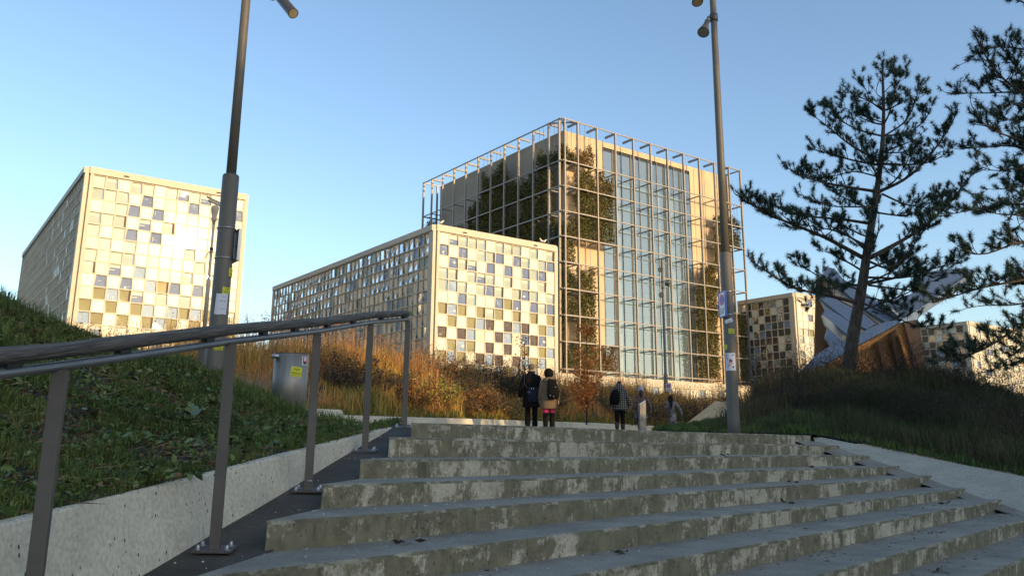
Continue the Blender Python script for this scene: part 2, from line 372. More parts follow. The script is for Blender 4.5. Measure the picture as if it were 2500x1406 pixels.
for k in range(11):
    a, b = Ls[k], Rs[k]; mb = MB(); NS = 14
    dl = (Ls[0]-Ls[5])*np.array([1, 1, 0]); dl = dl/(dl @ nv_)*.60; dr = (Rs[0]-Rs[6])*np.array([1, 1, 0]); dr = dr/(dr @ nv_)*.60
    def prof(p, e=0.):
        bk = dl*(1-e)+dr*e
        return [p+nv_*.012+np.array([0, 0, -.225]), p+nv_*.012*0+np.array([0, 0, -.022]), p+nv_*.014, p+bk+np.array([0, 0, -.004]), p+bk+np.array([0, 0, -.4]), p+nv_*.03+np.array([0, 0, -.4])]
    rings = [prof(a+(b-a)*t+np.array([0, 0, .004*math.sin(9*t+k)])+nv_*.006*math.sin(13*t+2*k), t) for t in np.linspace(0, 1, NS)]
    vs = [v for r_ in rings for v in r_]; q = 6; fs = []; ms = []
    for i in range(NS-1):
        for j in range(q):
            mb_f = (i*q+j, i*q+(j+1) % q, (i+1)*q+(j+1) % q, (i+1)*q+j); fs.append(mb_f[::-1]); ms.append(1 if j == 2 else (2 if j == 1 else 0))
    mb.add(vs, fs); mb.m = ms
    mb.add(rings[0], [tuple(range(q))], 0); mb.add(rings[-1], [tuple(range(q))[::-1]], 0)
    mb.build('step', [MT['riser'], MT['tread'], MT['nose']], stair, bevel=.012 if k > 2 else .008)

# gutter ramp beside the stair
wb = [at(350, 1406, 4.54), at(870, 1095, 8.1)]; dirw = (wb[1]-wb[0])/(wb[1][1]-wb[0][1])
WB = lambda Y: wb[0]+dirw*(Y-wb[0][1])
zG = lambda Y: EYE-1.476+.17*Y
ys = np.r_[np.linspace(1.2, 9.0, 24), np.linspace(9.05, 15, 10)]
zP = lambda Y: min(zG(Y), EYE+.185+.006*max(0, Y-9.8))
G = np.array([[np.array([WB(Y)[0]-.1-max(0, Y-9.9)*.8, Y, zP(Y)]), np.array([(WB(Y)[0]-1.03-.0936*(8.8-Y))/2, Y, zP(Y)-.008]), np.array([-1.03-.0936*(8.8-Y)+.015+min(.6, max(0, Y-8.8)*.8), Y, zP(Y)-.006])] for Y in ys])
tag(grid_obj('path', G, MT['asphalt']), kind='structure')

# left retaining wall: battered, thin top
mb = MB(); tops = [(-420, 1372, 2.75), (0, 1280, 3.59), (270, 1213, 4.4), (540, 1150, 5.51), (700, 1109, 6.5), (860, 1068, 8.12), (930, 1050, 9.0), (985, 1038, 9.97)]
T = [at(*p) for p in tops]; rings = []
for t in T:
    b = np.array([WB(t[1])[0], t[1], zG(t[1])-.15]); rings.append([b, t, t+np.array([-.045, 0, .006]), t+np.array([-.12, 0, 0]), np.array([t[0]-.12, t[1], t[2]-.9])])
vs = [v for r_ in rings for v in r_]; fs = [(i*5+j, (i+1)*5+j, (i+1)*5+j+1, i*5+j+1) for i in range(len(T)-1) for j in range(4)]
mb.add(vs, fs); mb.add(rings[-1], [(0, 1, 2, 3, 4)]); mb.add(rings[0], [(4, 3, 2, 1, 0)])
w = mb.build('retaining_wall', MT['cwall'], bevel=.012)
tag(w, 'pale pitted concrete wall sloping up along the left side of the stairs behind the handrail', 'wall')

# right retaining wall
tp = [(1983, 1065, 16.4), (2200, 1107, 15.2), (2500, 1166, 13.2), (2800, 1222, 11.4)]
bt = [(1990, 1077, 15.9), (2157, 1129, 14.6), (2372, 1207, 13.0), (2500, 1246, 12.1), (2800, 1360, 10)]
T = resample([at(*p) for p in tp], 12); B = resample([at(*p) for p in bt], 12); mb = MB(); rings = []
bo = np.array([.10, .05, 0])
for a, b in zip(T, B): rings.append([Z(b, -.2)-bo*.5, b, a, a+bo*1.4, Z(a+bo*1.4, -.9)])
vs = [v for r_ in rings for v in r_]; mb.add(vs, [(i*5+j, i*5+j+1, (i+1)*5+j+1, (i+1)*5+j) for i in range(11) for j in range(4)])
mb.add(rings[0], [(0, 1, 2, 3, 4)]); mb.add(rings[-1], [(4, 3, 2, 1, 0)])
w = mb.build('retaining_wall', MT['cwall2'], bevel=.01)
tag(w, 'grey speckled concrete wall sloping down along the right ends of the steps', 'wall')
# sliver of ramp between step ends and right wall
G = np.array([[Z(Rs[min(k, 10)], -.17)+np.array([-.25, -.2, 0])+nv_*.3 if j == 0 else Z(B[min(k, 10)], -.02)+np.array([.1, .05, 0]) for j in range(2)] for k in range(0, 11)])
Gk = []
for i, Bp in enumerate(B):
    t = i/11*8.2; a = int(t); x = t-a; e = Rs[a]*(1-x)+Rs[min(a+1, 10)]*x
    Gk.append([Z(e-np.array([.5, .45, 0]), -.09), Z(Bp+np.array([.1, .05, 0]), -.0)])
tag(grid_obj('path', np.array(Gk), MT['tread']), kind='structure')

# plaza above the stairs
wallpx = [(742, 1031, 17.3), (990, 1041, 21.5), (1300, 1051, 28), (1450, 1053, 32), (1600, 1053, 38), (1780, 1056, 44), (2100, 1060, 50)]
A = Ls[0]-(Rs[0]-Ls[0])*.35; front = [Ls[0]-(Rs[0]-Ls[0])*.03+nv_*.1, Ls[0]+nv_*.1, Rs[0]+nv_*.1, Rs[0]+(Rs[0]-Ls[0])*.4]
f0 = resample([Z(p, -.006) for p in front], 40, False); f2 = resample([at(*p) for p in wallpx], 40)
G = loft([f0, (f0*2+f2)/3-np.array([0, 0, .02]), (f0+2*f2)/3, f2, f2+np.array([0, 8, .1])], 60, 80, px=False)
low = (G[:, :, 1] < 10.6) & (G[:, :, 0] < -.95+.0936*(G[:, :, 1]-8.8)); G[:, :, 2] = np.where(low, np.minimum(G[:, :, 2], EYE-1.56+.17*G[:, :, 1]), G[:, :, 2])
tag(grid_obj('plaza', G, MT['plaza']), kind='structure'); GPL = G
def plaza_z(x, y):
    d = ((GPL[:, :, 0]-x)**2+(GPL[:, :, 1]-y)**2); i = np.unravel_index(d.argmin(), d.shape); return float(GPL[i][2])

# low concrete edging wall at the foot of the planted hill
mb = MB()
lw = [(738, 996, 17.2), (833, 1000, 18.6), (838, 1013, 18.7), (1000, 1018, 21.5), (1160, 1022, 24.5), (1300, 1027, 28), (1450, 1032, 32), (1600, 1039, 38)]
T = [at(*p) for p in lw]; Bz = []
for t in T:
    x, y = proj(t); Bz.append(t[2]-.42)
rings = [[np.array([t[0], t[1], bz]), t, t+np.array([-.05, .3, .01]), np.array([t[0]-.05, t[1]+.3, bz-.2])] for t, bz in zip(T, Bz)]
mb.add([v for r_ in rings for v in r_], [(i*4+j, (i+1)*4+j, (i+1)*4+j+1, i*4+j+1)[::-1] for i in range(len(T)-1) for j in range(3)])
mb.add(rings[0], [(0, 1, 2, 3)]); mb.add(rings[-1], [(3, 2, 1, 0)])
w = mb.build('edging_wall', MT['cwall'], bevel=.02)
tag(w, 'long low pale concrete edging wall at the foot of the brown grass hill, stepped near the bin', 'wall')

# left grass bank
LB = loft([[(-420, 1365, 2.8), (0, 1273, 3.66), (540, 1145, 5.6), (860, 1063, 8.25), (985, 1034, 10.1)],
           [(-600, 1130, 3.6), (0, 1050, 5.2), (400, 1040, 6.8), (700, 1056, 8.8), (900, 1046, 10.6)],
           [(-600, 850, 4.8), (0, 870, 6.7), (300, 935, 8.0), (600, 1010, 9.8), (885, 1044, 11.2)],
           [(-600, 560, 6.6), (0, 738, 8.4), (245, 842, 9.4), (420, 886, 10.3), (560, 934, 11.0), (740, 1022, 11.8), (895, 1045, 12.2)],
           [(-700, 560, 10), (0, 765, 12), (245, 872, 13), (560, 962, 14), (740, 1036, 15), (960, 1048, 15)],
           [(-900, 800, 16), (0, 960, 16), (245, 985, 16), (560, 1020, 16.5), (740, 1040, 17.1), (980, 1047, 17)]], 90, 70, .05, 1.2)
tag(grid_obj('grass_bank', LB, MT['soil']), kind='structure')

# planted hill in the middle
HL = loft([[(-900, 985, 16), (200, 1000, 17), (500, 1006, 17.3), (742, 1005, 17.6), (835, 1016, 19), (1000, 1020, 21.9), (1300, 1029, 28.4), (1450, 1034, 32.4), (1600, 1040, 38.4), (1800, 1046, 44), (2200, 1050, 52)],
           [(-900, 940, 20), (200, 940, 20), (500, 938, 20.3), (740, 935, 21), (1000, 958, 24.3), (1250, 985, 30), (1450, 1000, 34.5), (1600, 1010, 40), (1800, 1016, 46), (2200, 1020, 54)],
           [(-900, 905, 25), (200, 905, 23), (390, 890, 23), (650, 868, 24.5), (800, 888, 26.5), (950, 908, 29), (1100, 928, 32), (1250, 950, 35), (1400, 965, 38), (1500, 965, 40), (1650, 985, 44), (1800, 1000, 50), (2200, 1010, 58)],
           [(-900, 985, 40), (200, 985, 36), (650, 965, 38), (950, 980, 42), (1250, 1000, 48), (1500, 1020, 54), (1800, 1040, 60), (2200, 1045, 70)],
           [(-900, 1060, 60), (200, 1060, 56), (650, 1060, 58), (950, 1060, 60), (1250, 1060, 66), (1500, 1070, 70), (1800, 1075, 75), (2200, 1078, 80)]], 140, 60, .12, .5)
tag(grid_obj('hill', HL, MT['hillsoil']), kind='structure')

# right mound
RM = loft([[(1590, 1048, 24), (1700, 1053, 19.5), (1985, 1059, 16.9), (2250, 1111, 15.1), (2500, 1160, 13.4), (2900, 1240, 11)],
           [(1665, 1044, 25), (1790, 1028, 21), (1900, 1000, 20), (2100, 1010, 18.8), (2300, 1050, 17.2), (2500, 1085, 15.8), (2900, 1150, 13)],
           [(1715, 1034, 27), (1810, 1016, 24), (1890, 950, 22.5), (2080, 922, 21.8), (2250, 937, 21), (2400, 975, 21), (2500, 1000, 21), (2900, 1060, 20)],
           [(1720, 1046, 31), (1820, 1035, 31), (1950, 1030, 30), (2200, 1030, 30), (2500, 1040, 30), (2900, 1060, 30)],
           [(1740, 1075, 33), (1850, 1080, 33), (2200, 1085, 33), (2500, 1090, 33), (2900, 1100, 33)]], 90, 50, .08, 1.0)
tag(grid_obj('mound', RM, MT['soil']), kind='structure')

# ================================================================== buildings
V1 = np.array([math.sin(R(-36.06)), math.cos(R(-36.06)), 0]); V2 = np.array([math.sin(R(53.94)), math.cos(R(53.94)), 0])
N2 = -V1; N1 = -V2                     # N2: outward normal of the sunlit right faces (run along V2); N1: of the left faces (run along V1)
UPV = np.array([0, 0, 1.])
def solve_len(c, u, px):
    lo, hi = 0.5, 250.
    for _ in range(50):
        mi_ = (lo+hi)/2; x = proj(c+u*mi_)[0]
        if (x-px)*(1 if u is V2 else -1) < 0: lo = mi_
        else: hi = mi_
    return lo
GL = {'B': glassy('window_glass_painted_sky', (.065, .10, .20), .02, .02, (.75, .85, 1)),  # blue of the reflected sky is painted into the base colour
      'L': glassy('window_glass_pale_blue', (.17, .24, .34), .03, .02, (.8, .9, 1)),
      'G': glassy('window_blind_pale_green', (.27, .31, .23), .03, .03),
      'g': glassy('window_blind_cream', (.42, .43, .34), .03, .04),
      'O': glassy('window_blind_olive', (.19, .16, .04), .01, .02),
      'o': glassy('window_blind_gold', (.34, .22, .04), .02, .02),
      'D': glassy('window_glass_dark_red', (.035, .011, .007), .0, .02),
      'K': glassy('window_glass_dark', (.012, .014, .014), .08, .02),
      'M': glassy('window_glass_mirror', (.05, .07, .08), .62, .03),
      'T': glassy('window_glass_teal', (.14, .20, .20), .42, .04),
      'top': mat('roller_blind', (.60, .58, .40), .7, var=.05, scale=2),
      'item': mat('office_paper', (.6, .6, .52), .7)}
def split_parts(cells, budget): return cells[:budget], cells[budget:]
def facade(wall, o, u, nr, rows, cols, cw, rh, pat, wins, seed=0, slant=.075, dep=.14, tilt=1., miu=0, pan=(1, 2)):
    """o: top-left corner of the grid of cells; writes frames and blank panels into wall, window cells into wins"""
    rg = random.Random(seed)
    for r_ in range(rows):
        for c in range(cols):
            k = pat(r_, c, rg)
            x0, x1 = c*cw, (c+1)*cw; z1, z0 = -r_*rh, -(r_+1)*rh
            mx, mz = .028*cw, .05*rh; sl_ = slant*cw*(1 if (r_+c) % 2 else -1)*rg.uniform(.5, 1.2)
            a = [(x0+mx+max(0, sl_), z1-mz), (x1-mx-max(0, sl_)*.4, z1-mz), (x1-mx-max(0, -sl_)*.4, z0+mz), (x0+mx+max(0, -sl_), z0+mz)]
            oc = [(x0, z1), (x1, z1), (x1, z0), (x0, z0)]
            P = lambda q, d=0.: o+u*q[0]+UPV*q[1]+nr*d
            d = dep if k not in 'Ww' else .05
            vs = [P(q, .0) for q in oc]+[P(q, .0) for q in a]+[P(q, -d) for q in a]
            fl = []
            for i in range(4):
                j = (i+1) % 4; fl += [(i, j, 4+j, 4+i), (4+i, 4+j, 8+j, 8+i)]
            flip = np.cross(u, UPV) @ nr > 0
            wall.add(vs, [f[::-1] if flip else f for f in fl], miu)
            # fine raised glazing bar round the cell
            q = [P(t, -d) for t in a]
            if k in 'Ww': wall.add(q, [(0, 1, 2, 3)], pan[0] if k == 'W' else pan[1])
            else:
                jit = [nr*tilt*(rg.uniform(-.05, .0)) for _ in range(2)]
                q = [q[0]+jit[0]*2.0, q[1]+jit[0]*.5, q[2]+jit[1], q[3]+jit[1]*.4]
                wins.append((k, q, nr, r_, c))
def build_windows(root, wins, budget=100, big=None, rg=random.Random(3)):
    key = big or (lambda w: 0)
    wins = sorted(wins, key=key); groups = {}
    def geo(mb, mats, w):
        k, q, nr = w[0], w[1], w[2]
        def mi(n):
            if n not in mats: mats.append(n)
            return mats.index(n)
        if k == 'S':               # glass painted sky blue with the blind part way down
            t = rg.uniform(.3, .5); a = q[0]*(1-t)+q[3]*t; b = q[1]*(1-t)+q[2]*t
            mb.add([q[0], q[1], b, a], [(0, 1, 2, 3)], mi('g')); mb.add([a, b, q[2], q[3]], [(0, 1, 2, 3)], mi(rg.choice(['B', 'B', 'G'])))
            t2 = t+.16; a2 = q[0]*(1-t2)+q[3]*t2; b2 = q[1]*(1-t2)+q[2]*t2
            e = nr*.012; p = lambda A_, B_, s: A_*(1-s)+B_*s+e
            m2 = t+.24; a3 = q[0]*(1-m2)+q[3]*m2; b3 = q[1]*(1-m2)+q[2]*m2
            mb.add([p(a2, b2, .06), p(a2, b2, .5), p(a3, b3, .5), p(a3, b3, .06)], [(0, 1, 2, 3)], mi('g'))
        elif k in 'GOo':
            t = rg.choice([0, .32, .36]); 
            if t:
                a = q[0]*(1-t)+q[3]*t; b = q[1]*(1-t)+q[2]*t
                mb.add([q[0], q[1], b, a], [(0, 1, 2, 3)], mi('g' if k == 'G' else ('O' if k == 'O' else 'o'))); mb.add([a, b, q[2], q[3]], [(0, 1, 2, 3)], mi(k))
            else: mb.add(q, [(0, 1, 2, 3)], mi(k))
            m = .84; s = [q[0]*(1-m)+q[1]*m, q[3]*(1-m)+q[2]*m]   # dark gap beside the blind
            e = nr*.012
            mb.add([s[0]+e, q[1]*.97+q[0]*.03+e, q[2]*.97+q[3]*.03+e, s[1]+e], [(0, 1, 2, 3)], mi({'G': 'L', 'O': 'O', 'o': 'O'}[k] if rg.random() < .7 else 'D'))
        elif k in 'BDL' and rg.random() < .45:
            mb.add(q, [(0, 1, 2, 3)], mi(k)); e = nr*.012
            bl = lambda s, t: (q[0]*(1-s)+q[1]*s)*(1-t)+(q[3]*(1-s)+q[2]*s)*t+e
            for _ in range(rg.choice([1, 2, 3])):
                s0 = rg.uniform(.1, .7); t0 = rg.uniform(.15, .8); ww = rg.choice([.04, .2, .3]); hh = rg.choice([.03, .03, .2]) if ww > .1 else .4
                t1 = min(.97, t0+hh); mb.add([bl(s0, t0), bl(s0+ww, t0), bl(s0+ww, t1), bl(s0, t1)], [(0, 1, 2, 3)], mi('item' if k != 'D' else 'O'))
        else: mb.add(q, [(0, 1, 2, 3)], mi(k))
    for w in wins[:budget]:
        mb = MB(); mats = []; geo(mb, mats, w); mb.build('window', [GL[k] for k in mats], root)
    if wins[budget:]:
        mb = MB(); mats = []
        for w in wins[budget:]: geo(mb, mats, w)
        tag(mb.build('windows', [GL[k] for k in mats], root), kind='stuff')
def patf(rows, extra='W'):
    rows = [r_.replace(' ', '') for r_ in rows]
    return lambda r_, c, rg: (rows[r_][c] if r_ < len(rows) and c < len(rows[r_]) else rg.choice(extra))
MID = ['W S G S G W G S G W G W G', 'B W B W G G B W B G W G B', 'W B G S W B W B W B G B W', 'G G W G S G W G W G W G W', 'G L G W G B G W G B G W G',
       'W W B G W W B O B W B G B', 'O L O W O S O W O W O W O', 'W O W O L D W D L D W O L', 'D W D L w W D L w B D B w', 'W O L O W D W D W O W O L',
       'O L O W D L D W D L O L w', 'L O W O L w L O L W L w L', 'W O W L W O W L W O W L W', 'O W L W O W L W O W L W O']
LEFT = ['g G W G g W g S g S W g W', 'G g G W B W w W B W W W B', 'W w g B W B W W w W G W w', 'G g G W S W G W w W W G w', 'g W g B W B W W W w W G B',
        'w g W g W W w W g w W w W', 'g w g G W w W W W g W G w', 'G w S W L W w W G W G W W', 'W B W B W L o B W B W G W', 'w O L O S W S W S W S w W',
        'O W O W O L W L O L O W S', 'L O W O W O L O W O W w O', 'w S w S w S w S O L w W w', 'O L w g w w L w O w L w w', 'w O w L w O w L w O w L w']
def side_pat(weights):
    def f(r_, c, rg): return rg.choice(weights)
    return f
def office(name, label, px_c, ytop, D, px_l, px_r, cols_r, cw_hint, rh, rows, patr, patl, top_band=.75, corner=.9, roofbox=None, budget=100, slant=.075, ledge=.25, group=None, cwl_=None):
    c = at(px_c, ytop, D); c[2] = c[2]; top = c[2]
    Lr = solve_len(c, V2, px_r); Ll = solve_len(c, V1, px_l)
    root = thing(name, (c[0], c[1], 0), label, 'building', group)
    wall = MB(); wins = []
    if cols_r is None: cols_r = int(round((Lr-corner-.5)/1.45))
    cw = (Lr-corner*1.0-.5)/cols_r; print(name, 'Lr', Lr, 'Ll', Ll, 'cw', cw)
    o2 = c+V2*corner-UPV*top_band
    facade(wall, o2, V2, N2, rows, cols_r, cw, rh, patr, wins, 1, slant)
    cl = int(round((Ll-corner-.5)/(cwl_ or cw))); cwl = (Ll-corner-.5)/cl
    o1 = c+V1*corner-UPV*top_band
    lw_ = []
    facade(wall, o1, V1, N1, rows, cl, cwl, rh, patl, lw_, 2, slant*1.4, dep=.10, tilt=2.2)
    # backing body, set in behind the cells, and corner piers
    ins = .30; b0 = c-N2*ins-N1*ins; h = top-.2
    body = [b0, b0+V2*(Lr-.6), b0+V2*(Lr-.6)+V1*(Ll-.6), b0+V1*(Ll-.6)]
    wall.prism([np.array([p[0], p[1], 0]) for p in body], (0, 0, h), 0)
    zt = top-.02
    def pier(u, nr, s0, s1, pro=.05):
        a = c+u*s0+nr*pro; b = c+u*s1+nr*pro
        wall.prism([np.array([a[0], a[1], 0]), np.array([b[0], b[1], 0]), np.array([b[0], b[1], 0])-nr*(.4+pro), np.array([a[0], a[1], 0])-nr*(.4+pro)], (0, 0, zt), 0)
    pier(V2, N2, 0.0, corner*.42, .03); pier(V2, N2, corner*.62, corner+.003, .09); pier(V2, N2, Lr-.5, Lr, .06)
    pier(V1, N1, 0.05, corner+.003, .02); pier(V1, N1, Ll-.5, Ll, .05)
    # roof band
    rb = c.copy()
    for u, nr, s0, s1 in ((V2, N2, corner*.5, Lr-.25), (V1, N1, .02, Ll-.1)):
        a = rb+u*s0+nr*.16; b = rb+u*s1+nr*.16
        p = [a, b, b-nr*.7, a-nr*.7]
        wall.prism([q-UPV*(top_band-.05) for q in p], (0, 0, top_band-.05+.10*(1 if u is V2 else 0)), 0)
    wall.prism([q-UPV*.45 for q in (b0, b0+V2*(Lr-.7), b0+V2*(Lr-.7)+V1*(Ll-.7), b0+V1*(Ll-.7))], (0, 0, .12), 0)
    wall.build('wall', [MT['white'], MT['white2'], MT['cream2']], root)
    if roofbox:
        s0, s1, v, hh = roofbox; a = c+V2*s0+V1*v-UPV*.4; b = c+V2*s1+V1*v-UPV*.4; mb = MB()
        mb.prism([a, b, b+V1*5, a+V1*5], (0, 0, hh+.4), 0); mb.build('roof_box', MAT_ORB, root)
    # dark fixings on the roof band
    for s in (Lr*.23, Lr*.80):
        mb = MB(); mb.box(c+V2*s+N2*.18-UPV*.38, (.55, .1, .14), (V2, N2, UPV)); mb.build('roof_vent', MT['black'], root)
    allw = wins+lw_
    def key(w):
        cpt = (w[1][0]+w[1][2])/2-np.array([0, 0, EYE]); return -abs(np.cross(w[1][1]-w[1][0], w[1][3]-w[1][0]) @ cpt)/np.linalg.norm(cpt)**3
    vis = [w for w in allw if proj(w[1][3])[1] < 1000 and proj(w[1][3])[1] > 0]
    build_windows(root, vis, budget, key)
    return root, c, Lr, Ll, cw
MAT_ORB = mat('roof_plant_terracotta', (.62, .40, .26), .7, var=.08, scale=1)

mid = office('office_block', 'white checkerboard office block standing in front of the glass tower', 1058, 548, 95, 667, 1361, 13, 1.4, 1.397, 14,
             patf(MID), side_pat('MMMTMTMTMGLT'), slant=.075, cwl_=1.28)
left = office('office_block', 'tall white checkerboard office block with sun glare, behind the left lamp post', 210, 407, 90, 57, 607, 13, 1.4, 1.425, 15,
              patf(LEFT), side_pat('KKTKKKWTK'), slant=.11, cwl_=1.15, roofbox=(7.6, 12.2, 6.0, 1.1))
ra = office('office_block', 'small white checkerboard office block right of the glass tower, partly behind the pavilion', 1936, 714, 135, 1800, 2045, None, 1.4, 1.25, 14,
            side_pat('WgWGKWWwgOBW'), side_pat('KLKKGKWKMKTKW'), slant=.06, budget=100, cwl_=1.25)
rb_ = office('office_block', 'far white checkerboard office block at the right edge behind the pine branches', 2361, 784, 165, 2225, 2560, None, 1.4, 1.40, 13,
            side_pat('WgWGWWWwgOBW'), side_pat('KLTKGKWKMGTKW'), slant=.06, budget=100, cwl_=1.5)

# ------------------------------------------------------------------ glass tower with steel lattice
DT = 118.; tc_ = at(1371, 286, DT); zt = tc_[2]
LrT = solve_len(tc_, V2, 1806); LlT = solve_len(tc_, V1, 1035)
lev = [EYE+DT*t for t in (.4055, .3494, .3159, .2831, .2503, .2175, .1841, .1512, .1189, .0857)]; zb = EYE+DT*.0789; lev[0] = zt
tower = thing('glass_tower', (tc_[0], tc_[1], 0), 'tall glass tower wrapped in a grey steel lattice with hanging green plant panels', 'building')
MT['lattice'] = mat('lattice_steel', (.27, .235, .20), .45, .3, .5, var=.05, scale=.4)
MT['latticed'] = mat('lattice_arm_steel', (.20, .20, .20), .5, .3, .5)
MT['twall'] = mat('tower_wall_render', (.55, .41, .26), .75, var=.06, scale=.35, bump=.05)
MT['tglass'] = None
def bays(L): u = L/10.6; return [0, .8*u]+[.8*u+u*i for i in range(1, 10)]+[L]
bR, bL = bays(LrT), bays(LlT)
INS = 2.3
mb = MB()
for u, nr, bs in ((V2, N2, bR), (V1, N1, bL)):
    for i, s in enumerate(bs):
        p = tc_+u*s
        if i == 0: p = tc_+u*.55
        mb.box((p[0], p[1], (zb+zt)/2), (.20, .32, zt-zb), (u, nr, UPV))
    for l in lev: 
        a = tc_+u*.2; b = tc_+u*bs[-1]; mb.box(((a+b)/2)[0:2].tolist()+[l-.11], (bs[-1]-.2, .16, .16), (u, nr, UPV))
    # return bays at the far corners
for u, L_, v in ((V2, LrT, V1), (V1, LlT, V2)):
    c2 = tc_+u*L_
    for s in (0, 3.0):
        p = c2+v*s; mb.box((p[0], p[1], (zb+zt)/2), (.3, .3, zt-zb), (u, v, UPV))
    for l in lev:
        q = c2.copy(); q[2] = l-.11; mb.beam(q, q+v*6, .2, .2)
_km = len(mb.m)
for u, nr, bs in ((V2, N2, bR), (V1, N1, bL)):
    for i, s in enumerate(bs[1:-1]):
        for j, l in enumerate(lev):
            p = tc_+u*s; p[2] = l-.18
            if j == 0: mb.beam(p-nr*.2, p-nr*INS, .22, .34)
            else: mb.beam(p-nr*.2, p-nr*INS, .16, .16)
for j, l in enumerate(lev):   # diagonal bracing in the corner bay
    p = tc_.copy(); p[2] = l-.2
    mb.beam(p, p-N2*INS-N1*INS, .15, .15); mb.beam(p+V2*bR[1], p-N2*INS, .12, .12); mb.beam(p+V1*bL[1], p-N1*INS, .12, .12)
mb.m[_km:] = [1]*(len(mb.m)-_km); mb.build('steel_lattice', [MT['lattice'], MT['latticed']], tower)
# wall faces behind the lattice
zw = zt-.9; iR = tc_-N2*INS-N1*INS; LR = LrT-2*INS; LL = LlT-2*INS
def sR(b): return (bR[int(b)]+(bR[min(int(b)+1, 11)]-bR[int(b)])*(b-int(b)))-INS      # bay coordinate -> distance along the wall
mb = MB(); TH = .5
def panel(u, nr, s0, s1, z0, z1, mb=mb, th=TH, mi=0):
    o = iR+u*s0; a = np.array([o[0], o[1], z0]); b = a+u*(s1-s0)
    mb.prism([a, b, b-nr*th, a-nr*th], (0, 0, z1-z0), mi)
g0, g1 = sR(2.85), sR(8.02)
panel(V2, N2, 0, g0, zb, zw); panel(V2, N2, g1, LR, zb, zw); panel(V2, N2, g0+.003, g1-.003, zw-.9, zw-.01, th=.48)
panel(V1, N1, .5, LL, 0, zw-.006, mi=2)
o = iR+V2*.6+V1*.6
mb.prism([np.array([*(o+V2*LR*.98)[:2], zb]), np.array([*(o+V2*LR*.98+V1*LL*.97)[:2], zb]), np.array([*(o+V1*LL*.97)[:2], zb]), np.array([*(o+V1*LL*.9)[:2], zb])], (0, 0, 1), 0)
c1 = iR+V2*LR; mb.prism([np.array([c1[0], c1[1], zb]), np.array([*(c1-V2*.5)[:2], zb]), np.array([*(c1-V2*.5+V1*LL)[:2], zb]), np.array([*(c1+V1*LL)[:2], zb])], (0, 0, zw-zb-.012), 0)
rf = [iR+V2*.1+V1*.1, iR+V2*(LR-.1)+V1*.1, iR+V2*(LR-.1)+V1*(LL-.1), iR+V2*.1+V1*(LL-.1)]
mb.prism([np.array([p[0], p[1], zw-.5]) for p in rf], (0, 0, .3), 0)
_km = len(mb.m)   # shallow joints on the render wall follow
for b in (.9, 1.45, 2.1, 8.3, 9.0, 9.7):
    s = sR(b); p = iR+V2*s; mb.box((p[0], p[1], (zb+zw)/2), (.10, .06, zw-zb-.4), (V2, N2, UPV))
for l in lev[1:]:
    for s0, s1 in ((0.1, g0-.1), (g1+.1, LR-.1)):
        p = iR+V2*(s0+s1)/2; mb.box((p[0], p[1], l-.5), (s1-s0, .05, .07), (V2, N2, UPV))
mb.m[_km:] = [1]*(len(mb.m)-_km); mb.build('wall', [MT['twall'], MT['latticed'], mat('tower_wall_painted_shade', (.31, .26, .20), .7, var=.12, scale=.3)], tower)  # left face: same render wall, its shade painted in as a darker colour
# interior seen through the glass
MT['slab'] = mat('interior_slab', (.60, .62, .50), .7); MT['inner'] = mat('interior_wall', (.28, .36, .42), .8, var=.25, scale=.25)
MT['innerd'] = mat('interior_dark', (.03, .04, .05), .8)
mb = MB()
a = iR+V2*(g0-.6)-N2*7; b = iR+V2*(g1+.6)-N2*7; mb.prism([np.array([a[0], a[1], zb]), np.array([b[0], b[1], zb]), np.array([*(b-N2*.3)[:2], zb]), np.array([*(a-N2*.3)[:2], zb])], (0, 0, zw-1-zb), 0)
mb.build('interior_wall', MT['inner'], tower)
mb = MB()
for j, l in enumerate(lev[1:]+[zb+.4]):
    a = iR+V2*(g0+.1)-N2*.75; b = iR+V2*(g1-.1)-N2*.75; a[2] = b[2] = l-.7
    mb.prism([a, b, b-N2*6, a-N2*6], (0, 0, .34), 0)
for s in (g0+1.1*LR/10, g0+3.6*LR/10, g0+4.5*LR/10):
    p = iR+V2*s-N2*1.3; mb.box((p[0], p[1], (zb+lev[1])/2), (.7, .7, lev[1]-zb), (V2, N2, UPV))
_km = len(mb.m)
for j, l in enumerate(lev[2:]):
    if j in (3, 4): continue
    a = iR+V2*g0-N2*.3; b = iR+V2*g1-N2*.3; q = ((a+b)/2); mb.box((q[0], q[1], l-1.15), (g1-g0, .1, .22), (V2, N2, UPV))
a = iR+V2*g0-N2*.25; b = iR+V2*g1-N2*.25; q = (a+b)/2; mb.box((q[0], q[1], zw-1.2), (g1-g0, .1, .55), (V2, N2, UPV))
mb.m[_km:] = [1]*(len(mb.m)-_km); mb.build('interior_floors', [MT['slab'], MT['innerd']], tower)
def curtain_glass():
    M = bpy.data.materials.new('curtain_glass'); M.use_nodes = True; n = M.node_tree; n.nodes.remove(n.nodes['Principled BSDF']); L = n.links.new
    tr = n.nodes.new('ShaderNodeBsdfTransparent'); tr.inputs[0].default_value = (.70, .80, .82, 1)
    gl = n.nodes.new('ShaderNodeBsdfGlossy'); gl.inputs['Roughness'].default_value = .02; gl.inputs['Color'].default_value = (.62, .70, .74, 1)
    df = n.nodes.new('ShaderNodeBsdfDiffuse'); df.inputs[0].default_value = (.24, .30, .33, 1)
    m1 = n.nodes.new('ShaderNodeMixShader'); m1.inputs[0].default_value = .36; L(tr.outputs[0], m1.inputs[1]); L(gl.outputs[0], m1.inputs[2])
    m2 = n.nodes.new('ShaderNodeMixShader'); m2.inputs[0].default_value = .28; L(m1.outputs[0], m2.inputs[1]); L(df.outputs[0], m2.inputs[2])
    L(m2.outputs[0], n.nodes['Material Output'].inputs[0]); return M
MT['tglass'] = curtain_glass()
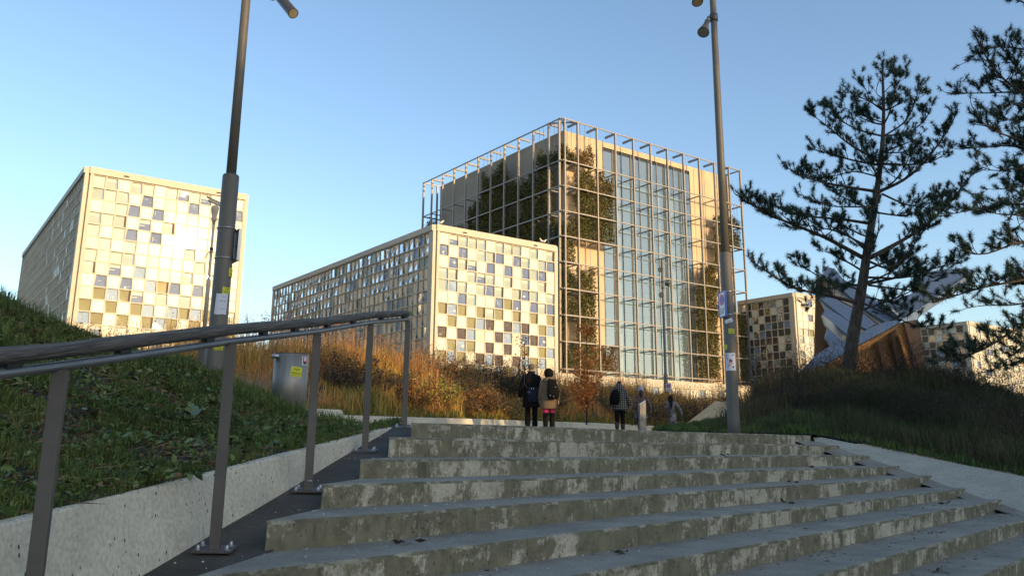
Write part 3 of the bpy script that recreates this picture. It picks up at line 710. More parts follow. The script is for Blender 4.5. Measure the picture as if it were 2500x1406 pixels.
npn = 10; rgw = random.Random(5); step = (g1-g0)/npn
zrows = [zw-1.5]+[l-.15 for l in lev[1:]]+[zb+.05]
mull = MB()
for i in range(npn+1):
    p = iR+V2*(g0+step*i)-N2*.02; mull.box((p[0], p[1], (zb+zw-1)/2), (.09, .14, zw-1-zb), (V2, N2, UPV))
for i in range(npn):
    for j in range(len(zrows)-1):
        a = iR+V2*(g0+step*i+.05)-N2*.05; b = iR+V2*(g0+step*(i+1)-.05)-N2*.05; mb = MB()
        t = N2*rgw.uniform(-.02, .02); z1 = zrows[j]-.04; z0 = zrows[j+1]+.04
        mb.quad(np.array([a[0], a[1], z0]), np.array([b[0], b[1], z0]), np.array([b[0], b[1], z1])+t, np.array([a[0], a[1], z1])+t)
        mb.build('glass_pane', MT['tglass'], tower)
mull.build('mullion', MT['latticed'], tower)
# a few dark windows on the shaded left wall
for bay, l0 in ((3.3, 2), (.9, 1.2), (6.3, 1.3)):
    s = bL[int(bay)]+(bL[1]-bL[0])*(bay-int(bay)); z = zt-(lev[0]-lev[3])*l0/2-8; a = iR+V1*s+N1*.03; mb = MB()
    mb.box((a[0], a[1], z), (1.6, .08, 3.4), (V1, N1, UPV)); mb.build('window', GL['K'], tower)
# plant panels hung in the lattice: (bay, level, fraction of the bay filled from the bottom, tint)
PR = [(0, 0, .33, 0), (1, 0, .38, 1), (1, 1, .75, .5), (2, 1, .8, .7), (1, 2, 1, .2), (2, 2, 1, .4), (1, 3, 1, .1), (2, 3, 1, .3), (0, 3, .5, .2), (0, 4, .7, .3), (0, 5, .6, .1), (1, 5, .85, .4),
      (0, 6, .7, .2), (1, 6, 1, .2), (1, 7, 1, .3), (0, 8, .8, .1), (1, 8, 1, .5), (2, 8, .95, 1),
      (9, 1, .35, .3), (9, 2, .9, .4), (9, 3, 1, .4), (8, 4, .95, .6), (9, 4, .5, .3), (8, 5, 1, .5), (8, 6, 1, .4), (8, 7, 1, .4), (8, 8, 1, .2), (7.65, 5, .9, 0), (7.65, 6, 1, 0), (7.65, 7, 1, 0), (7.65, 8, .9, 0),
      (10, 1, .35, .2), (10, 2, .8, .3), (10, 6, .85, .5), (10, 7, 1, .4), (10, 8, 1, .3), (9, 5, .4, .3)]
PL = [(1, 2, .8, .2), (3, 3, .9, .2), (1, 3, .7, .2), (8, 3, .8, .2), (7, 2, .7, .3), (3, 4, 1, .2), (4, 4, 1, .2), (0, 0, .3, .2), (1, 0, .35, .2), (1, 1, .9, .3), (4, 0, .5, .3), (5, 0, .4, .3), (2, 1, .85, .2), (3, 1, .9, .2), (4, 1, 1, .3), (5, 1, .95, .3), (6, 1, .6, .2), (2, 2, 1, .3), (4, 2, 1, .2), (5, 2, 1, .3), (6, 2, .9, .2), (3, 2, .5, .2),
      (2, 3, 1, .3), (0, 3, .6, .2), (4, 3, 1, .2), (5, 3, 1, .3), (6, 3, .9, .2), (9.5, 1, .4, .2), (10, 1, .6, .2), (0, 4, 1, .2), (2, 4, 1, .2), (7, 3, .7, .2), (0, 5, .9, .2), (0, 6, .9, .2), (0, 7, .9, .2), (0, 8, .9, .2), (9.5, 2, 1, .2)]
MT['plants'] = mat('wall_plant_leaves', (.07, .08, .02), .7, rnd=[(.045, .055, .010), (.09, .09, .016), (.14, .105, .022), (.18, .09, .035)])
MT['planter'] = mat('planter_steel', (.12, .10, .08), .7)
for u, nr, bs, PP in ((V2, N2, bR, PR), (V1, N1, bL, PL)):
    for b, l, fr, tint in PP:
        s0 = bs[int(b)]+(bs[int(b)+1]-bs[int(b)])*(b-int(b))+.25; s1 = bs[int(b)+1]-.25
        z1 = lev[l]; z0 = lev[l+1]
        n = int(2600*fr*(z1-z0)/3.9*(s1-s0)/4)
        hx = RNG.random(n); top = z0+(z1-z0)*fr*(1+.0*hx) if fr >= 1 else None
        prof = fr*(1+.28*np.sin(hx*6+b*3+l)+.2*np.sin(hx*17+b)) if fr < 1 else np.ones(n)
        z = z0+(z1-z0)*np.minimum(.98, prof)*RNG.random(n)**.85
        P = tc_[None]*np.array([1, 1, 0])+u[None]*(s0+(s1-s0)*hx)[:, None]-nr[None]*(.25+.75*RNG.random(n))[:, None]+UPV[None]*z[:, None]
        rr = np.clip(tint*.7+.16*RNG.standard_normal(n)+.15, 0, 1)
        po = tri_mesh('plant_panel', leaves(P, .30), 4, LF, MT['plants'], rr, tower)
        mb = MB(); q = tc_+u*(s0+s1)/2-nr*.6; mb.box((q[0], q[1], z0+.02), (s1-s0, .9, .14), (u, nr, UPV))
        for w_ in (.2, .5, .8): 
            q = tc_+u*(s0+(s1-s0)*w_)-nr*.5; mb.box((q[0], q[1], (z0+z1)/2), (.035, .035, z1-z0), (u, nr, UPV))
        mb.build('planter', MT['planter'], po)
# podium
mb = MB(); wins = []; a = tc_+N2*1.3-V2*3; a[2] = zb-.05; Lp_ = LrT+22; b = a+V2*Lp_
mb.prism([np.array([a[0], a[1], a[2]-1.1]), np.array([b[0], b[1], a[2]-1.1]), np.array([*(b-N2*12)[:2], a[2]-1.1]), np.array([*(a-N2*12)[:2], a[2]-1.1])], (0, 0, 1.1), 0)
facade(mb, a-UPV*1.12-N2*.1, V2, N2, 5, int(Lp_/1.5), 1.5, 1.5, side_pat('WWLWBwGL'), wins, 9)
q = a-N2*.5; q2 = b-N2*.5; mb.prism([np.array([q[0], q[1], 0]), np.array([q2[0], q2[1], 0]), np.array([*(q2-N2*11)[:2], 0]), np.array([*(q-N2*11)[:2], 0])], (0, 0, a[2]-1.15), 0)
pod = thing('podium_building', (a[0], a[1], 0), 'low white podium building under the glass tower, mostly hidden by grass', 'building')
mb.build('wall', [MT['white'], MT['white2'], MT['cream2']], pod); 
wins = [w for w in wins if w[3] < 2]; build_windows(pod, wins, 60)

# ------------------------------------------------------------------ entrance pavilion with folded roof
MT['zinc'] = mat('roof_zinc', (.17, .205, .26), .5, .2, .5, var=.05, scale=.8)
MT['tan'] = mat('pavilion_tan_panel', (.44, .36, .28), .6, var=.1, scale=.6)
MT['oran'] = mat('pavilion_timber', (.62, .28, .07), .55, var=.2, scale=.7, stretch=(1, 1, .3))
MT['brown'] = mat('pavilion_dark_timber', (.17, .085, .04), .6, var=.2, scale=.8)
MT['palep'] = mat('pavilion_pale_panel', (.55, .52, .44), .6)
pv = lambda x, y, D: at(1940+x/3.905, 640+y/3.905, D)
pav = thing('entrance_pavilion', (*pv(900, 1000, 35)[:2], 0), 'angular pavilion with a folded zinc roof and orange timber sides, behind the pine trunk', 'pavilion')
def plate(name, pts, mt, ext=(.1, .35, -.12)):
    mb = MB(); P = np.array([pv(*p) for p in pts]); c = P.mean(0); n_ = np.linalg.svd(P-c)[2][2]; q = []
    for p in P:                          # keep every plate flat
        d = p-np.array([0, 0, EYE]); q.append(np.array([0, 0, EYE])+d*(((c-np.array([0, 0, EYE])) @ n_)/(d @ n_)))
    mb.prism(q, ext, 0); return mb.build(name, mt, pav)
def lean(pts, D0, a=0., b=2.2): return [(x, y, D0+a*(x-600)/1000+b*(600-y)/600) for x, y in pts]
plate('side_wall', lean([(205, 165), (292, 125), (300, 640), (290, 700), (350, 790), (188, 900)], 35.6, 0, 0), MT['brown'], (.3, .9, 0))
plate('back_panel', lean([(285, 90), (470, 165), (1000, 545), (700, 700), (350, 800), (285, 690)], 35.9, 0, 2.0), MT['tan'], (.1, .5, 0))
plate('roof_pleat', lean([(275, 40), (380, 60), (480, 180), (600, 236), (1000, 525), (868, 568), (720, 480), (430, 245), (296, 150)], 34.5), MT['zinc'], (0, .16, -.06))
plate('soffit_panel', lean([(296, 150), (430, 245), (720, 480), (868, 566), (815, 596), (640, 470), (470, 380), (300, 270)], 34.75), MT['tan'], (.0, .2, 0))
plate('roof_pleat', lean([(230, 300), (300, 305), (470, 395), (640, 480), (770, 585), (690, 640), (520, 560), (400, 470), (250, 350)], 34.2), MT['zinc'], (0, .16, -.06))
plate('soffit_panel', lean([(250, 350), (400, 470), (520, 560), (690, 640), (640, 668), (480, 575), (300, 450)], 34.4), MT['tan'], (.0, .2, 0))
plate('roof_pleat', lean([(268, 500), (300, 432), (420, 500), (520, 565), (505, 690)], 33.9), MT['zinc'], (0, .16, -.06))
plate('soffit_panel', lean([(268, 502), (505, 690), (452, 755), (300, 600)], 33.95, 0, 0), MT['palep'], (0, .2, 0))
plate('roof_pleat', lean([(293, 705), (315, 638), (462, 752), (350, 786)], 33.6), MT['zinc'], (0, .16, -.06))
plate('roof_wing', lean([(1002, 550), (800, 352), (930, 350), (1150, 290), (1205, 110), (1450, 68), (1640, 58), (1732, 84), (1560, 186), (1250, 402), (1040, 535)], 33.6, 1.5), MT['zinc'], (0, .16, -.06))
plate('roof_seam', lean([(1002, 505), (1222, 345), (1660, 98), (1663, 106), (1226, 356), (1006, 516)], 33.48, 1.5), MT['latticed'], (0, .06, 0))
plate('roof_seam', lean([(790, 350), (812, 352), (1012, 505), (1000, 520)], 33.48, 1.5), MT['palep'], (0, .06, 0))
plate('fascia', lean([(1020, 552), (1250, 405), (1560, 188), (1734, 86), (1690, 152), (1565, 268), (1272, 462), (1160, 546)], 33.3, 1.5, 2.2), MT['palep'], (0, .1, 0))
plate('roof_edge', lean([(50, 1045), (195, 890), (350, 792), (500, 742), (690, 642), (870, 566), (1000, 548), (1002, 576), (600, 795), (470, 872), (85, 1085)], 32.8, .6), MT['zinc'], (0, .14, -.06))
plate('timber_wall', lean([(600, 797), (1000, 577), (1060, 560), (1160, 830), (1230, 1260), (60, 1260), (60, 1100)], 34.3, 0, 0), MT['oran'], (.2, .8, 0))
plate('timber_wall', lean([(1040, 562), (1178, 546), (1246, 950), (1292, 1260), (1195, 1260), (1110, 830)], 34.0, 0, 0), MT['brown'], (.2, .8, 0))
plate('eaves_beam', lean([(590, 802), (1000, 579), (956, 640), (800, 740), (580, 880), (80, 1125), (85, 1088)], 33.3, 0, 0), MT['oran'], (.05, .4, 0))
plate('rib', lean([(795, 765), (842, 742), (960, 1260), (900, 1260)], 33.6, 0, -.6), MT['brown'], (.05, .5, 0))
plate('rib', lean([(915, 668), (960, 640), (1115, 1260), (1040, 1260)], 33.6, 0, -.6), MT['brown'], (.05, .5, 0))
plate('rib', lean([(990, 700), (1012, 690), (1215, 1260), (1170, 1260)], 33.5, 0, -.4), MT['oran'], (.05, .4, 0))

# ================================================================== wedge walls on the right
def wedge(pts, label):
    mb = MB(); mb.prism([at(*p) for p in pts], (.15, .5, 0), 0); o = mb.build('wedge_wall', MT['csand'], bevel=.02); tag(o, label, 'wall', None); return o
wedge([(1672, 1062, 31), (1672, 1036, 31), (1746, 979, 32), (1850, 984, 33), (1895, 1000, 33), (1895, 1060, 33)], 'sunlit sloping concrete wedge wall left of the right lamp post')
wedge([(2240, 1060, 30), (2262, 985, 30), (2330, 980, 30.5), (2440, 986, 31), (2500, 1022, 31), (2560, 1075, 31)], 'sunlit sloping concrete wedge wall at the right, below the far office block')

# ================================================================== handrail
rail = thing('handrail', at(535, 1345, 4.99), 'weathered wooden handrail on a grey steel bar and flat steel posts', 'handrail')
sb = [(-160, 922, 2.9), (0, 912, 3.18), (150, 893, 3.52), (350, 865, 4.1), (565, 833, 5.02), (775, 809, 6.46), (905, 787, 8.07), (996, 779, 9.55)]
SP = [at(*p) for p in sb]
mb = MB(); mb.tube(SP, .021, 12); mb.build('steel_bar', MT['steel_rail'], rail)
wp = resample([Z(p, .066+.006*(i > 2)) for i, p in enumerate(SP)], 60, False)
wp = np.vstack([wp, wp[-1]+(wp[-1]-wp[-2])*.3])
mb = MB(); mb.tube(wp[:-1], [.037+.0015*math.sin(i*.9)+.0012*random.random() for i in range(60)], 20, sq=(1.15, .92)); mb.build('wooden_rail', MT['wood'], rail)
mb = MB(); d = wp[-1]-wp[-2]; mb.tube([wp[-3], wp[-2]+d*.35, wp[-1]+d*.1], [.0385, .041, .036], 20, sq=(1.15, .95)); mb.build('mossy_end', MT['moss'], rail)
S_ = resample(SP, 200, False)
for px_ in (18, 300, 505, 640, 720, 800, 860, 930, 985):
    i = min(range(200), key=lambda k: abs(proj(S_[k])[0]-px_)); p = S_[i]; q = S_[min(i+3, 199)]; d = (q-p)/np.linalg.norm(q-p)
    mb = MB(); mb.box(p+UPV*.031, (.035, .085, .03), (np.cross(d, UPV), d, UPV)); mb.build('spacer', MT['black'], rail)
posts = [(95, 0, 150, 893, 3.5), (535, 1345, 565, 833, 4.99), (755, 1200, 775, 809, 6.43), (897, 1103, 905, 787, 8.07), (989, 1045, 996, 779, 9.55)]
for bx, by, tx, ty, D in posts:
    t = at(tx, ty, D)-UPV*.018
    b = at(bx, by, D) if by else np.array([t[0]-.005, D, zG(D)])
    b = np.array([t[0], t[1], b[2]])
    ax = np.array([.985, .17, 0]); ay = np.array([-.17, .985, 0])
    mb = MB(); mb.box((b+t)/2, (.062, .036, t[2]-b[2]), (ax, ay, UPV)); po = mb.build('post', MT['steel_dark'], rail, bevel=.004)
    sl = np.array([0, .985, .17]); nl = np.array([0, -.17, .985])
    bc = b+UPV*.012-np.array([0, .0, 0])
    mb = MB(); mb.box(bc, (.225, .13, .012), (np.array([1, 0, 0]), sl, nl)); mb.build('base_plate', MT['steel_dark'], po, bevel=.002)
    for i in (-1, 1):
        for j in (-1, 1):
            c = bc+np.array([i*.082, 0, 0])+sl*j*.036
            mb = MB(); mb.lathe(c, [(.017, .004), (.017, .010), (.0125, .011), (.0125, .024), (.011, .030), (.006, .035)], 8); mb.build('bolt', MT['bolt'], po)

# ================================================================== poles
PAPER = mat('paper', (.62, .63, .70), .8); YEL = mat('yellow_sticker', (.62, .62, .02), .5); INK = mat('ink', (.02, .02, .03), .6); REDI = mat('red_ink', (.55, .05, .05), .6)
BLUE = mat('sign_blue', (.05, .13, .50), .4); SWHITE = mat('sign_white', (.75, .77, .80), .4); SRED = mat('sign_red', (.60, .04, .05), .4)
LENS = mat('lamp_lens', (.25, .22, .15), .1, 0, .8); HOUS = mat('lamp_housing', (.09, .085, .075), .45, .4)
GREYP = mat('grey_sign_back', (.10, .10, .10), .5, .3); CCTV = mat('cctv_beige', (.62, .48, .33), .55); ALU = mat('aluminium_edge', (.5, .5, .5), .35, .7)
def wrap(c, r, a0, e=.003):
    """places flat artwork (x across, z up) round a vertical cylinder at c, facing the angle a0"""
    return lambda x, y: np.array([c[0]+(r+e)*math.cos(a0+x/r), c[1]+(r+e)*math.sin(a0+x/r), c[2]+y])
def sheet(mb, fn, w, h, mi=0, tilt=0, n=8, x0=0, y0=0):
    ct, st = math.cos(tilt), math.sin(tilt)
    f = lambda x, y: fn(x0+x*ct-y*st, y0+x*st+y*ct)
    vs = [f(-w/2+w*i/n, s*h/2) for s in (-1, 1) for i in range(n+1)]
    mb.add(vs, [(i, i+1, n+2+i, n+1+i) for i in range(n)], mi); return f
def yellow(parent, c, r, ang, w=.15, h=.11, tilt=0, name='sticker'):
    mb = MB(); fn = wrap(c, r, ang); f = sheet(mb, fn, w, h, 0, tilt)
    fn2 = wrap(c, r, ang, .0045); ct, st = math.cos(tilt), math.sin(tilt); g = lambda x, y: fn2(x*ct-y*st, x*st+y*ct)
    put_text(mb, 'GAZA', g, 0, h*.27, w*.55, 1); put_text(mb, '=', g, 0, h*.07, w*.08, 1); put_text(mb, 'GENOCIDE', g, 0, -h*.15, w*.9, 1)
    for i in range(9): sheet(mb, lambda x, y, i=i: g(-w*.3+w*.6*i/8+x, -h*.38+y), w*.045, h*.05, 1, n=1)
    return mb.build(name, [YEL, INK], parent)
camdir = lambda p: math.atan2(-p[1], -p[0])
def on_pole(base, D, px_, py_):
    """height and angle on the pole's skin for something seen at that place"""
    q = at(px_, py_, D); return q[2]
# --- left lamp post
Lb = at(521, 930, 11.8); Lb[2] -= .25; zs = at(560, 428, 11.8)[2]; a0 = camdir(Lb); rL = .131
lp = thing('lamp_post', Lb, 'thick grey lamp post on the left with a handwritten paper, sunlit near its top', 'lamp post', 'tall lamp posts beside the stairs')
mb = MB(); mb.lathe(Lb, [(rL+.006, 0), (rL, .3), (rL-.012, zs-Lb[2]-.02), (rL-.022, zs-Lb[2])], 40); mb.lathe(Lb, [(.074, zs-Lb[2]-.1), (.068, 5.5), (.060, 9.5), (.03, 9.55)], 28)
mb.build('pole', MT['pole'], lp)
for y in (560, 633, 861):
    z = at(548, y, 11.8)[2]
    if y == 861: continue
    mb = MB(); mb.lathe((Lb[0], Lb[1], z), [(rL+.001, 0), (rL+.004, .002), (rL+.004, .014), (rL+.001, .016)], 40); mb.build('clamp_band', MT['bolt'], lp)
def spotlight(parent, p0, p1, r0_, r1_, lens=True):
    p0, p1 = np.array(p0, float), np.array(p1, float); d = (p1-p0)/np.linalg.norm(p1-p0); mb = MB()
    mb.tube([p0-d*.03, p0, p0+(p1-p0)*.35, p1-d*.02, p1], [r0_*.6, r0_, r0_*1.05, r1_, r1_*1.04], 20)
    o = mb.build('spotlight', HOUS, parent); mb = MB(); mb.tube([p1+d*.001, p1+d*.006], [r1_*.86, r1_*.86], 20); mb.build('lens', LENS, o)
    mb = MB(); mb.tube([p1-d*.012, p1+d*.010], [r1_*1.08, r1_*1.08], 24); mb.build('rim', ALU, o) if False else None
    return o
s0 = at(676, -14, 11.6); s1 = at(716, 34, 11.3); spotlight(lp, s0, s1, .072, .078)
mb = MB(); zt_ = at(603, -6, 11.8)[2]; mb.tube([(Lb[0], Lb[1], zt_+.12), at(640, -8, 11.7), at(668, -2, 11.62)], [.05, .032, .03], 12); mb.lathe((Lb[0], Lb[1], zt_), [(.075, 0), (.08, .02), (.08, .2), (.075, .22)], 24); mb.build('lamp_arm', HOUS, lp)
z = at(548, 745, 11.8)[2]
mb = MB(); fn = wrap((Lb[0], Lb[1], z), rL, a0+.14, .006); sheet(mb, lambda x, y: fn(x+.01*math.sin(y*20), y)+np.array([0, 0, .006*math.sin(x*40)]), .165, .30, 0, -.03, n=10)
rg = random.Random(2); fn = wrap((Lb[0], Lb[1], z), rL, a0+.14, .0085)
rows_ = ['Stop', 'Murder', '&', 'Crimes']
for r_, (t, y_) in enumerate(zip(rows_, (.10, .045, -.02, -.07))): put_text(mb, t, lambda x, y: fn(x+.02, y), 0, y_, (.05, .085, .012, .07)[r_], 1, .022)
mb.build('paper_note', [PAPER, mat('pale_ink', (.22, .22, .34), .8)], lp)
yellow(lp, (Lb[0], Lb[1], at(555, 666, 11.8)[2]), rL, a0+1.08, .11, .12); yellow(lp, (Lb[0], Lb[1], at(550, 712, 11.8)[2]), rL, a0+.62, .13, .10); yellow(lp, (Lb[0], Lb[1], at(532, 851, 11.8)[2]), rL, a0+.25, .13, .06)
# sign bolted to its far side, seen from behind
def traffic_sign(base, z, r, ang, nrm_ang, w, h, label, face=True, off=.02, thick=.025, grp='parking signs on the poles'):
    c = np.array([base[0]+(r+off)*math.cos(ang), base[1]+(r+off)*math.sin(ang), z]); n_ = np.array([math.cos(nrm_ang), math.sin(nrm_ang), 0]); t_ = np.cross(UPV, n_)
    root = thing('parking_sign', c, label, 'sign', grp)
    return root, c, n_, t_
def sign_faces(root, c, n_, t_, w, h, front=True):
    mb = MB(); mb.box(c, (w, .02, h), (t_, n_, UPV)); mb.build('sign_back', GREYP, root, bevel=.004)
    mb = MB(); cc = c
    for s in (-1, 1):
        mb.box(cc+t_*s*(w/2+.008), (.016, .045, h+.03), (t_, n_, UPV)); mb.box(cc+UPV*s*(h/2+.008), (w+.001, .045, .016), (t_, n_, UPV))
    mb.build('frame', ALU if front is not True else BLUE, root)
    f = lambda x, y, e=0: c+n_*(.0125+e)+t_*x+UPV*y
    mb = MB(); mb.add([f(-w/2+.005, -h/2+.005), f(w/2-.005, -h/2+.005), f(w/2-.005, h/2-.005), f(-w/2+.005, h/2-.005)], [(0, 1, 2, 3)], 0)
    R0 = w*.40; cy = h*.18
    def disc(r_, e, mi):
        mb.add([f(0, cy, e)]+[f(r_*math.cos(k*math.pi/16), cy+r_*math.sin(k*math.pi/16), e) for k in range(32)], [(0, k+1, (k+1) % 32+1) for k in range(32)], mi)
    disc(R0, .002, 1); disc(R0*.78, .004, 2)
    a = .7071*R0*.8; wd_ = R0*.12
    mb.add([f(-a-wd_*.7, cy+a-wd_*.7, .006), f(a-wd_*.7, cy-a-wd_*.7, .006), f(a+wd_*.7, cy-a+wd_*.7, .006), f(-a+wd_*.7, cy+a+wd_*.7, .006)], [(0, 1, 2, 3)], 1)
    for i in range(4):
        y = -h*.2-i*h*.065; mb.add([f(-w*.38, y, .002), f(w*(.38-.05*i), y, .002), f(w*(.38-.05*i), y+h*.022, .002), f(-w*.38, y+h*.022, .002)], [(0, 1, 2, 3)], 3)
    mb.build('sign_face', [SWHITE, SRED, BLUE, INK], root)
zc = at(572, 602, 11.8)[2]
# panel on the left lamp post: near vertical plate standing off the right side of the pole, its face turned away
c = at(574, 602, 11.9); n_ = np.array([.80, .60, 0]); t_ = np.cross(UPV, n_)
sg = thing('parking_sign', c, 'grey back of a sign strapped to the left lamp post', 'sign', 'signs strapped to the lamp posts'); sign_faces(sg, c, n_, t_, .34, .44, 'alu')
mb = MB(); mb.beam(c-n_*.02, (Lb[0], Lb[1], c[2]), .03, .03); mb.build('bracket', HOUS, sg)
# --- right lamp post
Rb = at(1793, 1062, 17.0); Rb[2] = EYE+.12; rR = .123; zs = at(1769, 617, 17)[2]; a1 = camdir(Rb)
rp = thing('lamp_post', Rb, 'grey lamp post on the right with stickers and a printed poster', 'lamp post', 'tall lamp posts beside the stairs')
mb = MB(); mb.lathe(Rb, [(rR+.004, 0), (rR, .3), (rR-.006, zs-Rb[2]-.02), (rR-.018, zs-Rb[2])], 40); mb.lathe(Rb, [(.088, zs-Rb[2]-.1), (.078, 6), (.066, 11), (.03, 11.05)], 28); mb.build('pole', MT['pole'], rp)
for y in (714, 770):
    z = at(1778, y, 17)[2]; mb = MB(); mb.lathe((Rb[0], Rb[1], z), [(rR+.001, 0), (rR+.005, .002), (rR+.005, .018), (rR+.001, .02)], 40); mb.build('clamp_band', MT['bolt'], rp)
zf = at(1742, 45, 17)[2]; mb = MB(); mb.lathe((Rb[0], Rb[1], zf-.08), [(.085, 0), (.092, .01), (.092, .16), (.085, .17)], 28); mb.build('collar', HOUS, rp)
spotlight(rp, at(1727, 52, 16.85), at(1717, 80, 16.6), .055, .125); spotlight(rp, at(1694, -22, 16.7), at(1703, 6, 16.5), .06, .12)
mb = MB(); mb.tube([(Rb[0], Rb[1], zf), at(1729, 42, 16.9), at(1724, 62, 16.75)], [.03, .022, .02], 10); mb.tube([(Rb[0], Rb[1], zf+.55), at(1705, -30, 16.8), at(1697, -14, 16.7)], [.03, .022, .02], 10); mb.build('lamp_bracket', HOUS, rp)
z = at(1786, 884, 17)[2]; fn = wrap((Rb[0], Rb[1], z), rR, a1-.05); mb = MB(); sheet(mb, fn, .215, .355, 0, .0, n=12); f2 = wrap((Rb[0], Rb[1], z), rR, a1-.05, .0055)
for x_, y_, s_ in ((-.075, .12, .02), (-.055, .06, .018), (.06, .13, .02), (.05, -.11, .022), (.0, .02, .03), (.02, .0, .02)):
    k = 7; mb.add([f2(x_+s_*math.cos(j*6.283/k)*(1 if j % 2 else .6), y_+s_*math.sin(j*6.283/k)*(1.1 if j % 3 else .6)) for j in range(k)], [tuple(range(k))], 1)
for i, (x_, y_, w_) in enumerate(((-.01, -.02, .16), (.0, -.055, .15), (-.03, -.085, .11), (.02, .02, .13))):
    put_text(mb, ('SAVE THE', 'CHILDREN', 'NOW', 'CEASEFIRE')[i], (lambda t: lambda x, y: f2(x_+x*t[0]-y*t[1], y_+x*t[1]+y*t[0]))((math.cos(.6), math.sin(.6))), 0, 0, w_*.8, 2)
mb.build('poster', [PAPER, INK, REDI], rp)
z = at(1781, 785, 17)[2]; mb = MB(); fn = wrap((Rb[0], Rb[1], z), rR, a1); g = sheet(mb, fn, .16, .075, 0, .32); f2 = wrap((Rb[0], Rb[1], z), rR, a1, .0055); ct, st = math.cos(.32), math.sin(.32)
put_text(mb, 'STOP', lambda x, y: f2(x*ct-y*st, x*st+y*ct), .01, -.012, .085, 1); mb.build('sticker', [SWHITE, INK], rp)
yellow(rp, (Rb[0], Rb[1], at(1788, 810, 17)[2]), rR, a1+.42, .135, .10); yellow(rp, (Rb[0], Rb[1], at(1776, 848, 17)[2]), rR, a1-.95, .12, .10)
c = at(1764, 743, 16.9); n_ = np.array([-.985, -.17, 0]); n_ /= np.linalg.norm(n_); t_ = np.cross(UPV, n_)
sg = thing('parking_sign', c, 'white no stopping sign with a blue edge strapped to the right lamp post', 'sign', 'signs strapped to the lamp posts'); sign_faces(sg, c, n_, t_, .29, .50)
mb = MB(); mb.beam(c-n_*.02, (Rb[0], Rb[1], c[2]), .03, .03); mb.build('bracket', HOUS, sg)
# --- camera mast
Cb = at(487, 935, 13.0); z8 = at(500, 803, 13)[2]; z6 = at(505, 688, 13)[2]; z5 = at(517, 540, 13)[2]
cm = thing('camera_mast', Cb, 'slim security camera mast with bird spikes, just left of the left lamp post', 'camera mast')
mb = MB(); mb.box((Cb[0], Cb[1], (Cb[2]-.3+z8)/2), (.10, .10, z8-Cb[2]+.3)); mb.box((Cb[0], Cb[1], z8), (.135, .135, .05)); mb.box((Cb[0]-.01, Cb[1]-.052, (Cb[2]-.3+z8)/2), (.012, .01, z8-Cb[2]+.28)); mb.build('pedestal', MT['pole'], cm, bevel=.004)
mb = MB(); mb.lathe(Cb, [(.033, z8-Cb[2]), (.033, z6-Cb[2]), (.021, z6-Cb[2]+.06), (.019, z5-Cb[2])], 16); mb.build('pole', CCTV, cm)
mb = MB(); k = z5-Cb[2]; mb.lathe(Cb, [(.022, k-.06), (.026, k-.01), (.038, k), (.044, k+.05), (.036, k+.06), (.05, k+.13), (.062, k+.20), (.055, k+.24), (.03, k+.26)], 20); ch = mb.build('camera_head', CCTV, cm)
q = np.array([Cb[0], Cb[1], Cb[2]+k+.29]); mb = MB(); mb.beam(q+np.array([-.10, -.05, .06]), q+np.array([.12, .05, -.03]), .05, .055); mb.beam(q+np.array([-.13, -.06, .105]), q+np.array([.10, .05, .01]), .075, .012); mb.build('camera_body', CCTV, ch, bevel=.006)
mb = MB(); zq = at(508, 608, 13)[2]
for i in range(12):
    t = i*math.pi/6; mb.tube([(Cb[0], Cb[1], zq), (Cb[0]+.13*math.cos(t), Cb[1]+.13*math.sin(t), zq-.20)], [.003, .002], 4)
mb.lathe((Cb[0], Cb[1], zq-.02), [(.028, 0), (.03, .02), (.028, .04)], 12); mb.build('bird_spikes', MT['black'], cm)
# --- floodlight mast by the tower
Fb = at(1629, 1043, 43.0); ztop = at(1613, 632, 43)[2]
fm = thing('floodlight_mast', Fb, 'slim mast with small round floodlights standing in front of the glass tower', 'light mast')
mb = MB(); mb.lathe(Fb, [(.12, 0), (.11, 2.6), (.075, 2.75), (.07, ztop-Fb[2]-.1), (.05, ztop-Fb[2])], 16); mb.build('pole', MT['pole'], fm)
for px_, py_, dx, dy in ((1612, 657, -.12, -.25), (1624, 691, .28, -.1), (1613, 718, -.12, -.25)):
    q = at(px_, py_, 43); e = np.array([Fb[0], Fb[1], q[2]]); d = np.array([dx, dy, -.08]); o = spotlight(fm, e+d*.5, e+d*1.25, .09, .13)
for py_ in (690, 705): mb = MB(); mb.lathe((Fb[0], Fb[1], at(1620, py_, 43)[2]), [(.08, 0), (.1, .05), (.08, .1)], 12); mb.build('collar', HOUS, fm)
yellow(fm, (Fb[0], Fb[1], at(1624, 952, 43)[2]), .115, camdir(Fb)-.6, .15, .16); yellow(fm, (Fb[0], Fb[1], at(1624, 963, 43)[2]), .115, camdir(Fb)-.4, .15, .14)
c = at(1632, 946, 42.7); n_ = -np.array([c[0], c[1], 0]); n_ /= np.linalg.norm(n_); sg = thing('parking_sign', c, 'small white no parking sign on the slim floodlight mast', 'sign'); sign_faces(sg, c, n_, np.cross(UPV, n_), .26, .42)

